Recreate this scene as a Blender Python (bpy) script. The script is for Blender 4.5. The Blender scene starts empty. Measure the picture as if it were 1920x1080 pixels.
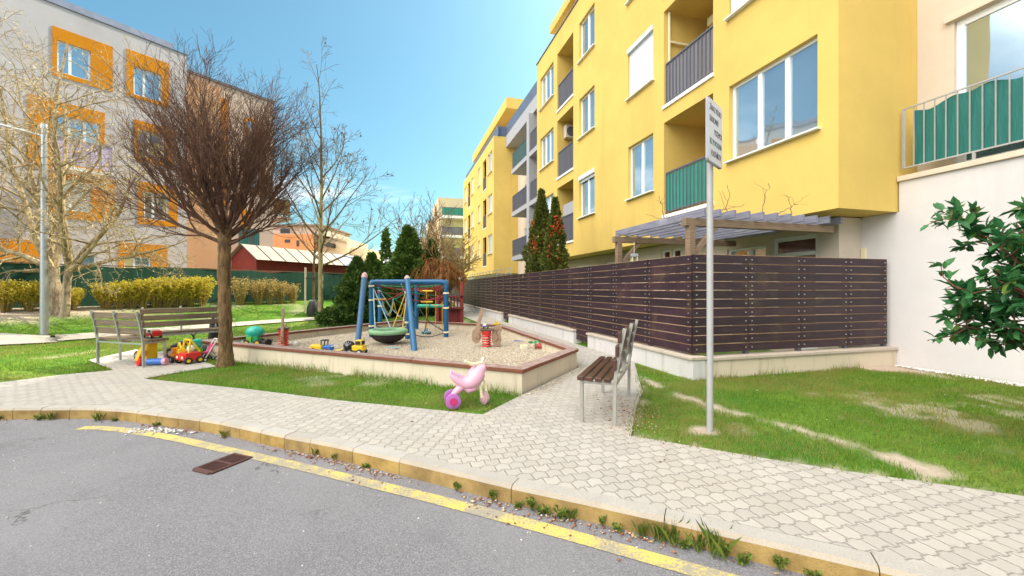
import bpy, bmesh, math, random
import numpy as np
from mathutils import Vector, Matrix
R = math.radians
rng = random.Random(7)
nr = np.random.default_rng(11)
EXPO = 0.84
SC = bpy.context.scene
COL = SC.collection
H = 1.35                       # eye height
def g(px, py, z=0.0):          # a point of the ground, measured from the photograph
    Y = 770*(H-z)/(py-541); return Vector(((px-960)/770*Y, Y, z))
D1 = Vector((-.27357, .96185, 0)); D2 = Vector((.96185, .27357, 0))   # along / into the yellow facade
E1 = Vector((.5596, .8288, 0)); E2 = Vector((.8288, -.5596, 0))       # along / out of the grey house on the left
def fr_r(s, o, z): return D1*s + D2*o + Vector((0, 0, z))             # o = distance behind
def fr_l(t, o, z): return E1*t + E2*o + Vector((0, 0, z))
def ident(x, y, z): return Vector((x, y, z))
OFF = {}
# ------------------------------------------------------------------ mesh helpers
class MB:
    def __init__(s, fr=ident): s.v = []; s.f = []; s.fr = fr
    def pt(s, p): s.v.append(tuple(s.fr(*p))); return len(s.v)-1
    def poly(s, pts): s.f.append([s.pt(p) for p in pts])
    def box(s, a, b):
        (x0, y0, z0), (x1, y1, z1) = a, b
        i = [s.pt(p) for p in ((x0,y0,z0),(x1,y0,z0),(x1,y1,z0),(x0,y1,z0),(x0,y0,z1),(x1,y0,z1),(x1,y1,z1),(x0,y1,z1))]
        for q in ((3,2,1,0),(4,5,6,7),(0,1,5,4),(1,2,6,5),(2,3,7,6),(3,0,4,7)): s.f.append([i[k] for k in q])
    def bar(s, p, q, w, h=None, up=(0,0,1)):
        h = h or w; p = Vector(s.fr(*p)); q = Vector(s.fr(*q)); d = (q-p).normalized(); u = Vector(up)
        if abs(d.dot(u)) > .98: u = Vector((1,0,0)) if abs(d.x) < .9 else Vector((0,1,0))
        x = d.cross(u).normalized()*w/2; y = x.cross(d).normalized()*h/2
        n = len(s.v)
        for c in (p, q):
            for a, b in ((-1,-1),(1,-1),(1,1),(-1,1)): s.v.append(tuple(c+x*a+y*b))
        for f in ((3,2,1,0),(4,5,6,7),(0,1,5,4),(1,2,6,5),(2,3,7,6),(3,0,4,7)): s.f.append([n+k for k in f])
    def tube(s, pts, r, n=8, cap=True, flat=1.0):
        P = [Vector(s.fr(*p)) for p in pts]; m = len(P)
        if not hasattr(r, '__len__'): r = [r]*m
        t = (P[1]-P[0]).normalized(); u = t.orthogonal().normalized(); base = len(s.v)
        for i in range(m):
            t2 = (P[min(i+1,m-1)]-P[max(i-1,0)]).normalized()
            u = (u - t2*u.dot(t2)); u = u.normalized() if u.length > 1e-6 else t2.orthogonal().normalized()
            w = t2.cross(u)
            for k in range(n):
                a = 2*math.pi*k/n; s.v.append(tuple(P[i] + u*(math.cos(a)*r[i]) + w*(math.sin(a)*r[i]*flat)))
        for i in range(m-1):
            for k in range(n):
                k2 = (k+1) % n; s.f.append([base+i*n+k, base+i*n+k2, base+(i+1)*n+k2, base+(i+1)*n+k])
        if cap:
            s.f.append([base+k for k in range(n)][::-1]); s.f.append([base+(m-1)*n+k for k in range(n)])
    def cyl(s, p, q, r, n=16, r2=None): s.tube([p, q], [r, r if r2 is None else r2], n)
    def prism(s, poly, h, M=None):
        """poly in local xy, from 0 to h along z, through the matrix M"""
        M = M or Matrix(); n = len(poly); b = len(s.v)
        for z in (0, h):
            for x, y in poly: s.v.append(tuple(s.fr(*(M @ Vector((x, y, z))))))
        s.f.append([b+k for k in range(n)][::-1]); s.f.append([b+n+k for k in range(n)])
        for k in range(n): s.f.append([b+k, b+(k+1) % n, b+n+(k+1) % n, b+n+k])
    def ball(s, c, r, n=12, m=8, M=None):
        if not hasattr(r, '__len__'): r = (r, r, r)
        M = M or Matrix(); b = len(s.v); c = Vector(c)
        for j in range(m+1):
            th = math.pi*j/m
            for k in range(n):
                ph = 2*math.pi*k/n
                s.v.append(tuple(s.fr(*(c + (M @ Vector((r[0]*math.sin(th)*math.cos(ph), r[1]*math.sin(th)*math.sin(ph), r[2]*math.cos(th))))))))
        for j in range(m):
            for k in range(n):
                k2 = (k+1) % n; s.f.append([b+j*n+k, b+(j+1)*n+k, b+(j+1)*n+k2, b+j*n+k2])
    def torus(s, c, Rr, r, n=20, m=8, ax='z'):
        b = len(s.v)
        for i in range(n):
            a = 2*math.pi*i/n
            for k in range(m):
                q = 2*math.pi*k/m; x = (Rr+r*math.cos(q))*math.cos(a); y = (Rr+r*math.cos(q))*math.sin(a); z = r*math.sin(q)
                v = {'z': (x,y,z), 'y': (x,z,y), 'x': (z,x,y)}[ax]
                s.v.append(tuple(s.fr(c[0]+v[0], c[1]+v[1], c[2]+v[2])))
        for i in range(n):
            for k in range(m):
                i2 = (i+1) % n; k2 = (k+1) % m; s.f.append([b+i*m+k, b+i2*m+k, b+i2*m+k2, b+i*m+k2])
    def build(s, name, mat, parent=None, smooth=False, bev=0.0, fix=True):
        o = OFF.get(parent.name, Vector()) if parent else Vector()
        me = bpy.data.meshes.new(name)
        me.from_pydata([(x-o.x, y-o.y, z-o.z) for x, y, z in s.v], [], s.f)
        if fix and len(s.f) < 60000:
            bm = bmesh.new(); bm.from_mesh(me); bmesh.ops.recalc_face_normals(bm, faces=bm.faces); bm.to_mesh(me); bm.free()
        me.materials.append(mat)
        if smooth: me.polygons.foreach_set('use_smooth', [True]*len(me.polygons)); me.set_sharp_from_angle(angle=R(40))
        ob = bpy.data.objects.new(name, me); COL.objects.link(ob)
        if parent: ob.parent = parent; OFF[ob.name] = o
        else: OFF[ob.name] = Vector()
        if bev:
            m = ob.modifiers.new('edge', 'BEVEL'); m.width = bev; m.segments = 2; m.limit_method = 'ANGLE'
        return ob
def npmesh(name, V, F, mat, parent=None, smooth=False):
    o = OFF.get(parent.name, Vector()) if parent else Vector()
    V = np.asarray(V, np.float32) - np.array(o, np.float32); F = np.asarray(F, np.int32)
    me = bpy.data.meshes.new(name); k = F.shape[1]
    me.vertices.add(len(V)); me.vertices.foreach_set('co', V.ravel())
    me.loops.add(F.size); me.loops.foreach_set('vertex_index', F.ravel())
    me.polygons.add(len(F)); me.polygons.foreach_set('loop_start', np.arange(0, F.size, k, dtype=np.int32))
    me.polygons.foreach_set('loop_total', np.full(len(F), k, np.int32))
    if smooth: me.polygons.foreach_set('use_smooth', np.ones(len(F), bool))
    me.update(calc_edges=True); me.materials.append(mat)
    ob = bpy.data.objects.new(name, me); COL.objects.link(ob)
    if parent: ob.parent = parent
    OFF[ob.name] = o
    return ob
def tag(o, label=None, cat=None, group=None, kind=None):
    if label: o['label'] = label
    if cat: o['category'] = cat
    if group: o['group'] = group
    if kind: o['kind'] = kind
    return o
def thing(name, label, cat, loc=(0,0,0), group=None):
    o = bpy.data.objects.new(name, None); o.empty_display_size = .2; COL.objects.link(o); o.location = loc; OFF[o.name] = Vector(loc)
    return tag(o, label, cat, group)
def copy_tree(o, parent=None):
    c = o.copy(); COL.objects.link(c)
    if parent: c.parent = parent
    for ch in list(o.children): copy_tree(ch, c)
    return c
def put(o, loc, rz=0, sc=1, label=None):
    o.location = loc; o.rotation_euler = (0, 0, rz); o.scale = (sc,)*3 if not hasattr(sc, '__len__') else sc
    if label: o['label'] = label
    return o
# ------------------------------------------------------------------ material helpers
class N:
    def __init__(s, name):
        s.m = bpy.data.materials.new(name); s.m.use_nodes = True; s.t = s.m.node_tree; s.b = s.t.nodes['Principled BSDF']
    def n(s, typ, **kw):
        x = s.t.nodes.new(typ)
        for k, v in kw.items():
            if k.startswith('i_'): x.inputs[k[2:].replace('_', ' ')].default_value = v
            else: setattr(x, k, v)
        return x
    def l(s, a, b): s.t.links.new(a, b)
    def math(s, op, a, b=None, c=None):
        x = s.n('ShaderNodeMath', operation=op)
        for i, v in enumerate((a, b, c)):
            if v is None: continue
            if isinstance(v, (int, float)): x.inputs[i].default_value = v
            else: s.l(v, x.inputs[i])
        return x.outputs[0]
    def ss(s, x, a, b):
        q = s.n('ShaderNodeMapRange', interpolation_type='SMOOTHSTEP'); s.l(x, q.inputs['Value'])
        q.inputs['From Min'].default_value = a; q.inputs['From Max'].default_value = b; return q.outputs[0]
    def noise(s, scale, detail=3, rough=.55, vec=None):
        x = s.n('ShaderNodeTexNoise'); x.inputs['Scale'].default_value = scale; x.inputs['Detail'].default_value = detail; x.inputs['Roughness'].default_value = rough
        s.l(vec if vec is not None else s.pos(), x.inputs['Vector']); return x.outputs['Fac']
    def pos(s):
        if not hasattr(s, '_p'): s._p = s.n('ShaderNodeTexCoord').outputs['Object']
        return s._p
    def mix(s, f, a, b, mode='MIX'):
        x = s.n('ShaderNodeMix', data_type='RGBA', blend_type=mode)
        for i, v in ((0, f), (6, a), (7, b)):
            if hasattr(v, 'is_linked'): s.l(v, x.inputs[i])
            elif isinstance(v, (int, float)): x.inputs[i].default_value = v
            else: x.inputs[i].default_value = (*v, 1)
        return x.outputs[2]
    def color(s, c):
        if hasattr(c, 'is_linked'): s.l(c, s.b.inputs['Base Color'])
        else: s.b.inputs['Base Color'].default_value = (*c, 1)
    def bump(s, h, dist=.01, st=1.0):
        x = s.n('ShaderNodeBump'); x.inputs['Distance'].default_value = dist; x.inputs['Strength'].default_value = st
        s.l(h, x.inputs['Height']); s.l(x.outputs[0], s.b.inputs['Normal'])
    def rnd(s): return s.n('ShaderNodeNewGeometry').outputs['Random Per Island']
    def set(s, **kw):
        for k, v in kw.items(): s.b.inputs[k.replace('_', ' ')].default_value = v
def dk(c, k): return tuple(x*k for x in c)
def mat(name, c, rough=.6, var=.12, scale=4, bump=0, bs=60, metal=0, island=0, spec=.5, fine=0):
    n = N(name); col = n.mix(n.noise(scale, 4), dk(c, 1-var), dk(c, 1+var))
    if fine: col = n.mix(n.math('MULTIPLY', n.ss(n.noise(bs, 2), .35, .75), fine), col, dk(c, .45))
    if island: col = n.mix(n.math('MULTIPLY', n.rnd(), island), col, dk(c, .35))
    n.color(col); n.set(Roughness=rough, Metallic=metal); n.b.inputs['Specular IOR Level'].default_value = spec
    if bump: n.bump(n.noise(bs, 3), bump)
    return n.m
M = {}
def stucco(name, c, dirt=.25):
    n = N(name); a = n.noise(.45, 6, .65)
    col = n.mix(n.ss(a, .25, .75), dk(c, .88), dk(c, 1.05))
    mp = n.n('ShaderNodeMapping'); mp.inputs['Scale'].default_value = (1.6, 1.6, .16); n.l(n.pos(), mp.inputs[0])
    st = n.ss(n.noise(1.0, 5, .65, mp.outputs[0]), .52, .8)
    col = n.mix(n.math('MULTIPLY', st, dirt), col, dk(c, .72))
    col = n.mix(n.math('MULTIPLY', n.ss(n.noise(140, 2), .5, .75), .22), col, dk(c, .7))
    n.color(col); n.set(Roughness=.9); n.b.inputs['Specular IOR Level'].default_value = .2; n.bump(n.noise(160, 2), .004, .5); return n.m
M['yellow'] = stucco('yellow_render', (.69, .485, .135), .55)
M['beige'] = stucco('beige_render', (.64, .545, .44))
M['greywall'] = stucco('grey_render', (.50, .465, .48))
M['sandwall'] = stucco('sand_render', (.58, .46, .38))
M['peach'] = stucco('peach_render', (.58, .33, .19))
M['orange'] = stucco('orange_render', (.60, .225, .008), .2)
M['terracotta'] = stucco('terracotta_render', (.60, .24, .10))
M['farbeige'] = stucco('far_cream_render', (.68, .54, .36))
M['midgrey'] = mat('grey_concrete', (.36, .36, .39), .8, .1)
M['white'] = mat('white_plastic', (.80, .80, .79), .35, .03)
M['shutter'] = None
n = N('roller_shutter'); w = n.n('ShaderNodeTexWave', wave_type='BANDS', bands_direction='Z'); w.inputs['Scale'].default_value = 7; n.l(n.pos(), w.inputs[0])
n.color(n.mix(w.outputs['Fac'], (.62, .65, .70), (.78, .80, .82))); n.set(Roughness=.5); n.bump(w.outputs['Fac'], .01); M['shutter'] = n.m
n = N('window_glass'); a = n.noise(.9, 2)
n.color(n.mix(n.rnd(), n.mix(a, (.24, .32, .38), (.38, .47, .53)), n.mix(a, (.50, .60, .66), (.66, .74, .78)))); n.set(Roughness=.025, Metallic=.82); n.bump(n.noise(1.3, 1), .012, .35); M['glass'] = n.m
M['steel'] = mat('galvanised_steel', (.45, .46, .47), .38, .12, 12, metal=.75)
M['whitesteel'] = mat('pale_painted_steel', (.36, .355, .35), .45, .18, 8); M['benchsteel'] = mat('dull_zinc', (.34, .32, .28), .5, .2, 14, metal=.3)
M['darksteel'] = mat('dark_grey_steel', (.10, .105, .13), .45, .15)
M['slat'] = mat('grey_balcony_slats', (.17, .165, .19), .55, .1, 8, island=.35)
M['attic'] = mat('blue_grey_parapet', (.10, .125, .19), .5, .25, 2)
M['green_screen'] = mat('green_balcony_screen', (.02, .25, .19), .6, .3, 3, island=.3)
n = N('teal_cloth'); mp = n.n('ShaderNodeMapping'); mp.inputs['Scale'].default_value = (14, 14, 2.2); n.l(n.pos(), mp.inputs[0])
cr = n.noise(1, 4, .6, mp.outputs[0]); n.color(n.mix(cr, (.004, .085, .078), (.012, .17, .14))); n.set(Roughness=.7); n.bump(cr, .02); M['cloth'] = n.m
n = N('green_net'); mp = n.n('ShaderNodeMapping'); mp.inputs['Scale'].default_value = (2.5, 2.5, .4); n.l(n.pos(), mp.inputs[0])
cr = n.noise(1, 4, .6, mp.outputs[0]); n.color(n.mix(cr, (.003, .042, .024), (.007, .078, .046))); n.set(Roughness=.75); n.bump(cr, .03); M['net'] = n.m
# boards of the dark fence: each board its own tone, weathered, greenish at the top edge
def wood(name, c, c2, island=.6, sc=(1, 1, 14), rough=.65, bump=.004, algae=0):
    n = N(name); mp = n.n('ShaderNodeMapping'); mp.inputs['Scale'].default_value = sc; n.l(n.pos(), mp.inputs[0])
    gr = n.noise(3, 6, .65, mp.outputs[0]); col = n.mix(n.ss(gr, .3, .72), c, c2)
    col = n.mix(n.math('MULTIPLY', n.rnd(), island), col, dk(c, .45))
    col = n.mix(n.ss(n.noise(1.1, 4), .55, .8), col, n.mix(.5, col, dk(c2, 1.7)))
    if algae:
        col = n.mix(n.math('MULTIPLY', n.ss(n.noise(2.2, 5, .7), .52, .75), algae), col, (.10, .085, .02))
    if algae:
        gn = n.n('ShaderNodeNewGeometry'); sp = n.n('ShaderNodeSeparateXYZ'); n.l(gn.outputs['True Normal'], sp.inputs[0]); col = n.mix(n.ss(n.math('ABSOLUTE', sp.outputs[2]), .4, .6), col, (.36, .22, .10))
    n.color(col); n.set(Roughness=rough); n.bump(gr, bump); return n.m
M['fence'] = wood('dark_stained_boards', (.017, .006, .013), (.050, .017, .028), .6, (1, 1, 9), .55, .004, .35)
M['pergola'] = wood('pine_beam', (.18, .118, .068), (.28, .19, .12), .4)
M['rafter'] = wood('grey_weathered_rafter', (.16, .16, .21), (.27, .27, .33), .45)
M['slatwood'] = wood('weathered_bench_slats', (.115, .082, .05), (.22, .16, .10), .5)
M['brownslat'] = wood('brown_bench_slats', (.045, .016, .011), (.10, .042, .03), .4, (2, 2, 2), .3)
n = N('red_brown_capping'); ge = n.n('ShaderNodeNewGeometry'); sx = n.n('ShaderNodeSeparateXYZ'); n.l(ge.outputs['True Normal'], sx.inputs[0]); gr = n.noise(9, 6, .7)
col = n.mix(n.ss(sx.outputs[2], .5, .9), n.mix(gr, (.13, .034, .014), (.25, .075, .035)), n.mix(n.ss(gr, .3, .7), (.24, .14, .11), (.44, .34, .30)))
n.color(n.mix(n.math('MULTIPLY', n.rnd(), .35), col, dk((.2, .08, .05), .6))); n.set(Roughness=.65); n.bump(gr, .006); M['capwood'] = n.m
M['redwood'] = wood('red_timber', (.20, .018, .014), (.31, .036, .024), .5, (6, 6, 1), .6)
M['riderwood'] = wood('brown_plywood', (.30, .19, .12), (.42, .28, .18), .3, (3, 3, 3), .6)
# concrete of the low walls, with run-off stains
def concrete(name, c, st=.5):
    n = N(name); mp = n.n('ShaderNodeMapping'); mp.inputs['Scale'].default_value = (5, 5, .5); n.l(n.pos(), mp.inputs[0])
    s1 = n.ss(n.noise(1.2, 5, .65, mp.outputs[0]), .5, .78); col = n.mix(n.noise(1.3, 5, .6), dk(c, .85), dk(c, 1.08))
    col = n.mix(n.math('MULTIPLY', s1, st), col, dk((c[0], c[1]*.9, c[2]*.75), .5))
    col = n.mix(n.math('MULTIPLY', n.ss(n.noise(90, 2), .55, .8), .3), col, dk(c, .6))
    n.color(col); n.set(Roughness=.9); n.bump(n.noise(70, 3), .004); return n.m
M['conc'] = concrete('pale_concrete', (.66, .56, .42), .75)
M['wallconc'] = concrete('whitish_concrete', (.60, .575, .56), .6)
M['capconc'] = concrete('concrete_coping', (.50, .42, .34), .4)
M['pathconc'] = concrete('path_concrete', (.40, .36, .30), .2)
# ground materials
n = N('asphalt'); a = n.noise(310, 2, .7); b = n.noise(120, 3, .6); big = n.noise(.7, 5, .6)
col = n.mix(n.ss(a, .32, .68), (.10, .096, .104), (.44, .42, .44)); col = n.mix(n.ss(b, .35, .68), dk((.23, .22, .232), .62), col)
col = n.mix(n.math('MULTIPLY', n.ss(big, .35, .7), .55), col, (.27, .255, .265)); col = n.mix(n.math('MULTIPLY', n.ss(n.noise(1.6, 3), .56, .72), .35), col, (.14, .136, .145))
vo = n.n('ShaderNodeTexVoronoi', feature='DISTANCE_TO_EDGE'); vo.inputs['Scale'].default_value = .55; wv = n.n('ShaderNodeVectorMath', operation='ADD'); n.l(n.pos(), wv.inputs[0]); nn_ = n.n('ShaderNodeTexNoise'); nn_.inputs['Scale'].default_value = 2.5; nn_.inputs['Detail'].default_value = 5; n.l(n.pos(), nn_.inputs['Vector']); n.l(nn_.outputs['Color'], wv.inputs[1]); n.l(wv.outputs[0], vo.inputs['Vector'])
ck = n.math('MULTIPLY', n.math('SUBTRACT', 1, n.ss(vo.outputs['Distance'], .001, .007)), n.ss(n.noise(.8, 2), .50, .60)); col = n.mix(n.math('MULTIPLY', ck, .7), col, (.05, .048, .05))
st_ = n.math('MULTIPLY', n.ss(n.noise(.9, 6, .7), .56, .70), .45); col = n.mix(st_, col, (.12, .115, .12)); col = n.mix(n.math('MULTIPLY', n.ss(n.noise(420, 1), .66, .74), .6), col, (.62, .60, .60))
n.color(col); n.set(Roughness=.85); n.bump(n.math('ADD', a, b), .006, .8); M['asphalt'] = n.m
n = N('worn_yellow_paint'); a = n.noise(60, 4, .7); b = n.noise(5, 4, .6)
col = n.mix(n.ss(n.math('ADD', n.math('MULTIPLY', a, .65), n.math('MULTIPLY', b, .5)), .50, .64), (.62, .48, .115), (.30, .27, .22))
n.color(n.mix(n.ss(n.noise(230, 2), .5, .8), col, dk((.4, .3, .1), .6))); n.set(Roughness=.75); n.bump(a, .003); M['yellowline'] = n.m
def pavers(name, adeg):
    n = N(name); p = n.n('ShaderNodeVectorRotate', rotation_type='Z_AXIS'); p.inputs['Angle'].default_value = -R(adeg); n.l(n.pos(), p.inputs[0])
    sp = n.n('ShaderNodeSeparateXYZ'); n.l(p.outputs[0], sp.inputs[0]); W, Hh = .112, .102
    a = n.math('DIVIDE', sp.outputs[0], W); b = n.math('DIVIDE', sp.outputs[1], Hh)
    t = n.math('MULTIPLY', n.math('PINGPONG', a, .5), 2.0); zz = n.ss(t, .36, .64)
    bb = n.math('ADD', b, n.math('MULTIPLY', zz, .17)); row = n.math('FLOOR', bb); fb = n.math('FRACT', bb)
    cc = n.math('ADD', a, n.math('MULTIPLY', n.math('FLOORED_MODULO', row, 2.0), .5)); col = n.math('FLOOR', cc); fa = n.math('FRACT', cc)
    da = n.math('MULTIPLY', n.math('MINIMUM', fa, n.math('SUBTRACT', 1, fa)), W); db = n.math('MULTIPLY', n.math('MINIMUM', fb, n.math('SUBTRACT', 1, fb)), Hh)
    d = n.math('MINIMUM', da, db); d2 = n.math('ADD', d, n.math('MULTIPLY', n.math('SUBTRACT', n.noise(60, 2), .5), .004))
    joint = n.ss(d2, .0006, .0030); cv = n.n('ShaderNodeCombineXYZ'); n.l(row, cv.inputs[0]); n.l(col, cv.inputs[1])
    wn = n.n('ShaderNodeTexWhiteNoise', noise_dimensions='2D'); n.l(cv.outputs[0], wn.inputs['Vector'])
    c = (.42, .385, .34)
    face = n.mix(wn.outputs[0], dk(c, .90), dk(c, 1.07)); face = n.mix(n.math('MULTIPLY', n.ss(n.noise(1.1, 5, .6), .42, .75), .55), face, (.42, .37, .30))
    face = n.mix(n.math('MULTIPLY', n.ss(n.noise(190, 2), .45, .75), .4), face, dk(c, .55))
    face = n.mix(n.math('MULTIPLY', n.ss(n.noise(3.1, 5, .7), .62, .75), .45), face, dk((.42, .36, .28), .6))
    jc = n.mix(n.noise(3, 3), (.15, .125, .10), (.38, .34, .29))
    n.color(n.mix(joint, jc, face)); n.set(Roughness=.88); n.b.inputs['Specular IOR Level'].default_value = .3
    n.bump(n.math('ADD', n.ss(d2, .0, .009), n.math('MULTIPLY', n.noise(160, 2), .15)), .006); return n.m
M['pav1'] = pavers('interlocking_pavers', 15.9)
M['pav2'] = pavers('interlocking_pavers_turned', 79)
n = N('kerb_concrete'); ge = n.n('ShaderNodeNewGeometry'); sx = n.n('ShaderNodeSeparateXYZ'); n.l(ge.outputs['True Normal'], sx.inputs[0])
up = n.ss(sx.outputs[2], .35, .8); top = n.mix(n.noise(5, 4), (.38, .355, .32), (.50, .47, .43)); top = n.mix(n.math('MULTIPLY', n.ss(n.noise(150, 2), .45, .75), .45), top, (.2, .18, .16))
side = n.mix(n.ss(n.noise(4, 5, .65), .3, .7), (.22, .125, .022), (.46, .30, .085)); side = n.mix(n.math('MULTIPLY', n.ss(n.noise(110, 2), .5, .75), .4), side, (.12, .08, .04))
col = n.mix(up, side, top); n.color(n.mix(n.math('MULTIPLY', n.rnd(), .3), col, dk((.3, .24, .16), .8))); n.set(Roughness=.9); n.bump(n.noise(120, 3), .004); M['kerb'] = n.m
n = N('lawn_soil'); at = n.n('ShaderNodeAttribute', attribute_name='bare'); a = n.noise(1.1, 5, .6); b = n.noise(28, 4, .7)
gcol = n.mix(n.ss(a, .32, .68), (.06, .16, .018), (.15, .25, .035)); gcol = n.mix(n.math('MULTIPLY', n.ss(b, .4, .7), .6), gcol, (.035, .075, .012)); gcol = n.mix(n.math('MULTIPLY', n.ss(n.noise(.55, 4), .55, .75), .5), gcol, (.22, .19, .06))
soil = n.mix(n.noise(14, 5, .7), (.36, .26, .185), (.62, .53, .43)); soil = n.mix(n.math('MULTIPLY', n.ss(n.noise(120, 2), .5, .75), .5), soil, (.16, .12, .08))
n.color(n.mix(at.outputs['Fac'], gcol, soil)); n.set(Roughness=1.0); n.b.inputs['Specular IOR Level'].default_value = .1; n.bump(b, .02); M['lawn'] = n.m
def leafmat(name, c1, c2, tr=.25, rough=.6, big=0):
    n = N(name); col = n.mix(n.rnd(), c1, c2)
    if big: col = n.mix(n.math('MULTIPLY', n.ss(n.noise(big, 4, .6), .42, .60), .85), col, (.30, .26, .075))
    n.color(col); n.set(Roughness=rough); n.b.inputs['Specular IOR Level'].default_value = .25
    t = n.n('ShaderNodeBsdfTranslucent'); n.l(col, t.inputs[0]); mx = n.n('ShaderNodeMixShader'); mx.inputs[0].default_value = tr
    n.l(n.b.outputs[0], mx.inputs[1]); n.l(t.outputs[0], mx.inputs[2]); n.l(mx.outputs[0], n.t.nodes['Material Output'].inputs[0]); return n.m
M['blade'] = leafmat('grass_blades', (.07, .185, .014), (.26, .37, .045), .4, .7, .8)
M['conifer'] = leafmat('thuja_scales', (.035, .088, .016), (.15, .23, .04), .2)
M['conifer2'] = leafmat('yew_needles', (.03, .075, .016), (.125, .19, .035), .2)
M['thuja'] = leafmat('cypress_scales', (.055, .075, .012), (.15, .17, .03), .2)
M['berry'] = leafmat('orange_red_leaves', (.40, .05, .012), (.55, .11, .03), .2)
M['forsythia'] = leafmat('yellow_green_leaves', (.42, .38, .035), (.70, .56, .07), .4)
M['drygold'] = leafmat('dry_golden_twigs', (.42, .30, .09), (.55, .42, .16), .3)
M['laurel'] = leafmat('glossy_evergreen_leaves', (.018, .10, .036), (.08, .24, .075), .25, .28)
M['laurel2'] = leafmat('young_evergreen_leaves', (.10, .20, .03), (.22, .28, .05), .3, .35)
M['weed'] = leafmat('weed_leaves', (.07, .14, .02), (.20, .24, .04), .3)
M['bud'] = leafmat('pale_seed_buds', (.45, .34, .17), (.72, .60, .38), .35)
M['willow'] = leafmat('orange_willow_twigs', (.20, .075, .018), (.34, .15, .045), .1)
def bark(name, c1, c2, sc=(9, 9, 2.2)):
    n = N(name); mp = n.n('ShaderNodeMapping'); mp.inputs['Scale'].default_value = sc; n.l(n.pos(), mp.inputs[0])
    a = n.noise(1.6, 6, .7, mp.outputs[0]); n.color(n.mix(n.ss(a, .3, .7), c1, c2)); n.set(Roughness=.9); n.bump(a, .035); return n.m
M['bark'] = bark('brown_bark', (.045, .024, .010), (.25, .145, .055), (11, 11, 3.2))
M['twig'] = bark('dark_red_twigs', (.050, .022, .014), (.14, .064, .034))
M['palebark'] = bark('pale_bark', (.12, .075, .04), (.50, .40, .27), (5, 5, 1.5))
M['palebark2'] = bark('cream_twigs', (.16, .105, .05), (.50, .39, .22), (5, 5, 2.5))
M['planebark'] = bark('olive_bark', (.17, .14, .06), (.36, .29, .14))
M['stem'] = bark('grey_brown_stems', (.11, .07, .04), (.22, .14, .08))
n = N('pale_gravel'); v = n.n('ShaderNodeTexVoronoi'); v.inputs['Scale'].default_value = 70; n.l(n.pos(), v.inputs['Vector'])
c = n.mix(n.noise(9, 3), (.58, .48, .35), (.76, .66, .52)); sv = n.n('ShaderNodeSeparateColor'); n.l(v.outputs['Color'], sv.inputs[0])
c = n.mix(n.math('MULTIPLY', sv.outputs[0], .35), c, (.40, .32, .22)); c = n.mix(n.ss(v.outputs['Distance'], .4, .8), c, (.26, .195, .125))
n.color(c); n.set(Roughness=.95); n.bump(n.math('SUBTRACT', 1, v.outputs['Distance']), .02); M['gravel'] = n.m
n = N('pebbles'); n.color(n.mix(n.rnd(), (.48, .38, .26), (.76, .67, .54))); n.set(Roughness=.9); M['pebble'] = n.m
n = N('white_pebbles'); n.color(n.mix(n.rnd(), (.5, .46, .42), (.82, .79, .75))); n.set(Roughness=.8); M['wpebble'] = n.m
n = N('leaf_litter'); cr = n.n('ShaderNodeValToRGB'); n.l(n.rnd(), cr.inputs[0]); e = cr.color_ramp.elements
e[0].color = (.14, .035, .015, 1); e[1].color = (.62, .55, .46, 1); k = e.new(.45); k.color = (.34, .12, .05, 1); k = e.new(.75); k.color = (.46, .33, .17, 1)
n.color(cr.outputs[0]); n.set(Roughness=.9); M['litter'] = n.m
n = N('tin_roof'); n.color(n.mix(n.noise(1.2, 5, .65), (.26, .22, .18), (.42, .36, .30))); n.set(Roughness=.6, Metallic=.25); M['tin'] = n.m
M['seam'] = mat('dark_roof_seam', (.12, .10, .09), .6)
M['greytin'] = mat('grey_blue_tin', (.26, .28, .33), .5, .15, 2, metal=.2)
def plast(name, c, rough=.35): return mat(name, c, rough, .1, 9)
M['blue'] = mat('blue_play_paint', (.010, .105, .24), .35, .25, 6, bump=.002, bs=25)
M['bluefade'] = mat('faded_blue_paint', (.06, .155, .29), .45, .3, 9)
M['p_yellow'] = plast('yellow_plastic', (.80, .52, .02)); M['p_red'] = plast('red_plastic', (.62, .03, .025)); M['p_green'] = plast('green_plastic', (.02, .33, .11))
M['p_lime'] = plast('lime_plastic', (.16, .45, .05)); M['p_blue'] = plast('blue_plastic', (.03, .16, .55)); M['p_black'] = plast('black_rubber', (.02, .02, .022), .6)
M['p_white'] = plast('white_toy_plastic', (.78, .74, .68)); M['p_pink'] = plast('pink_plastic', (.68, .36, .46), .3); M['p_cream'] = plast('cream_plastic', (.82, .73, .48)); M['p_purple'] = plast('purple_plastic', (.40, .13, .40))
M['p_teal'] = plast('teal_plastic', (.02, .40, .30)); M['p_orange'] = plast('orange_plastic', (.75, .24, .02)); M['p_magenta'] = plast('magenta_plastic', (.5, .03, .14))
M['rope_r'] = mat('red_rope', (.28, .035, .03), .8); M['rope_y'] = mat('yellow_rope', (.58, .38, .05), .8); M['rope_g'] = mat('green_rope', (.03, .24, .12), .8); M['rope_b'] = mat('pale_blue_rope', (.25, .42, .50), .8)
M['rope_k'] = mat('dark_rope', (.035, .03, .03), .85)
n = N('swing_rim'); v = n.n('ShaderNodeTexVoronoi'); v.inputs['Scale'].default_value = 60; n.l(n.pos(), v.inputs['Vector']); n.color(n.mix(v.outputs['Distance'], (.35, .55, .32), (.16, .36, .18))); n.set(Roughness=.8); n.bump(v.outputs['Distance'], .01); M['rim'] = n.m
M['greywall_w'] = stucco('grey_beige_render', (.66, .62, .61), .4); M['conc2'] = concrete('ledge_concrete', (.66, .56, .44), .3); M['parap'] = mat('striped_parapet', (.25, .27, .36), .6, .35, 3); M['stemmat'] = mat('brown_rail', (.16, .09, .05), .6); M['darkbrown'] = mat('brown_roof', (.20, .14, .10), .8)
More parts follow.
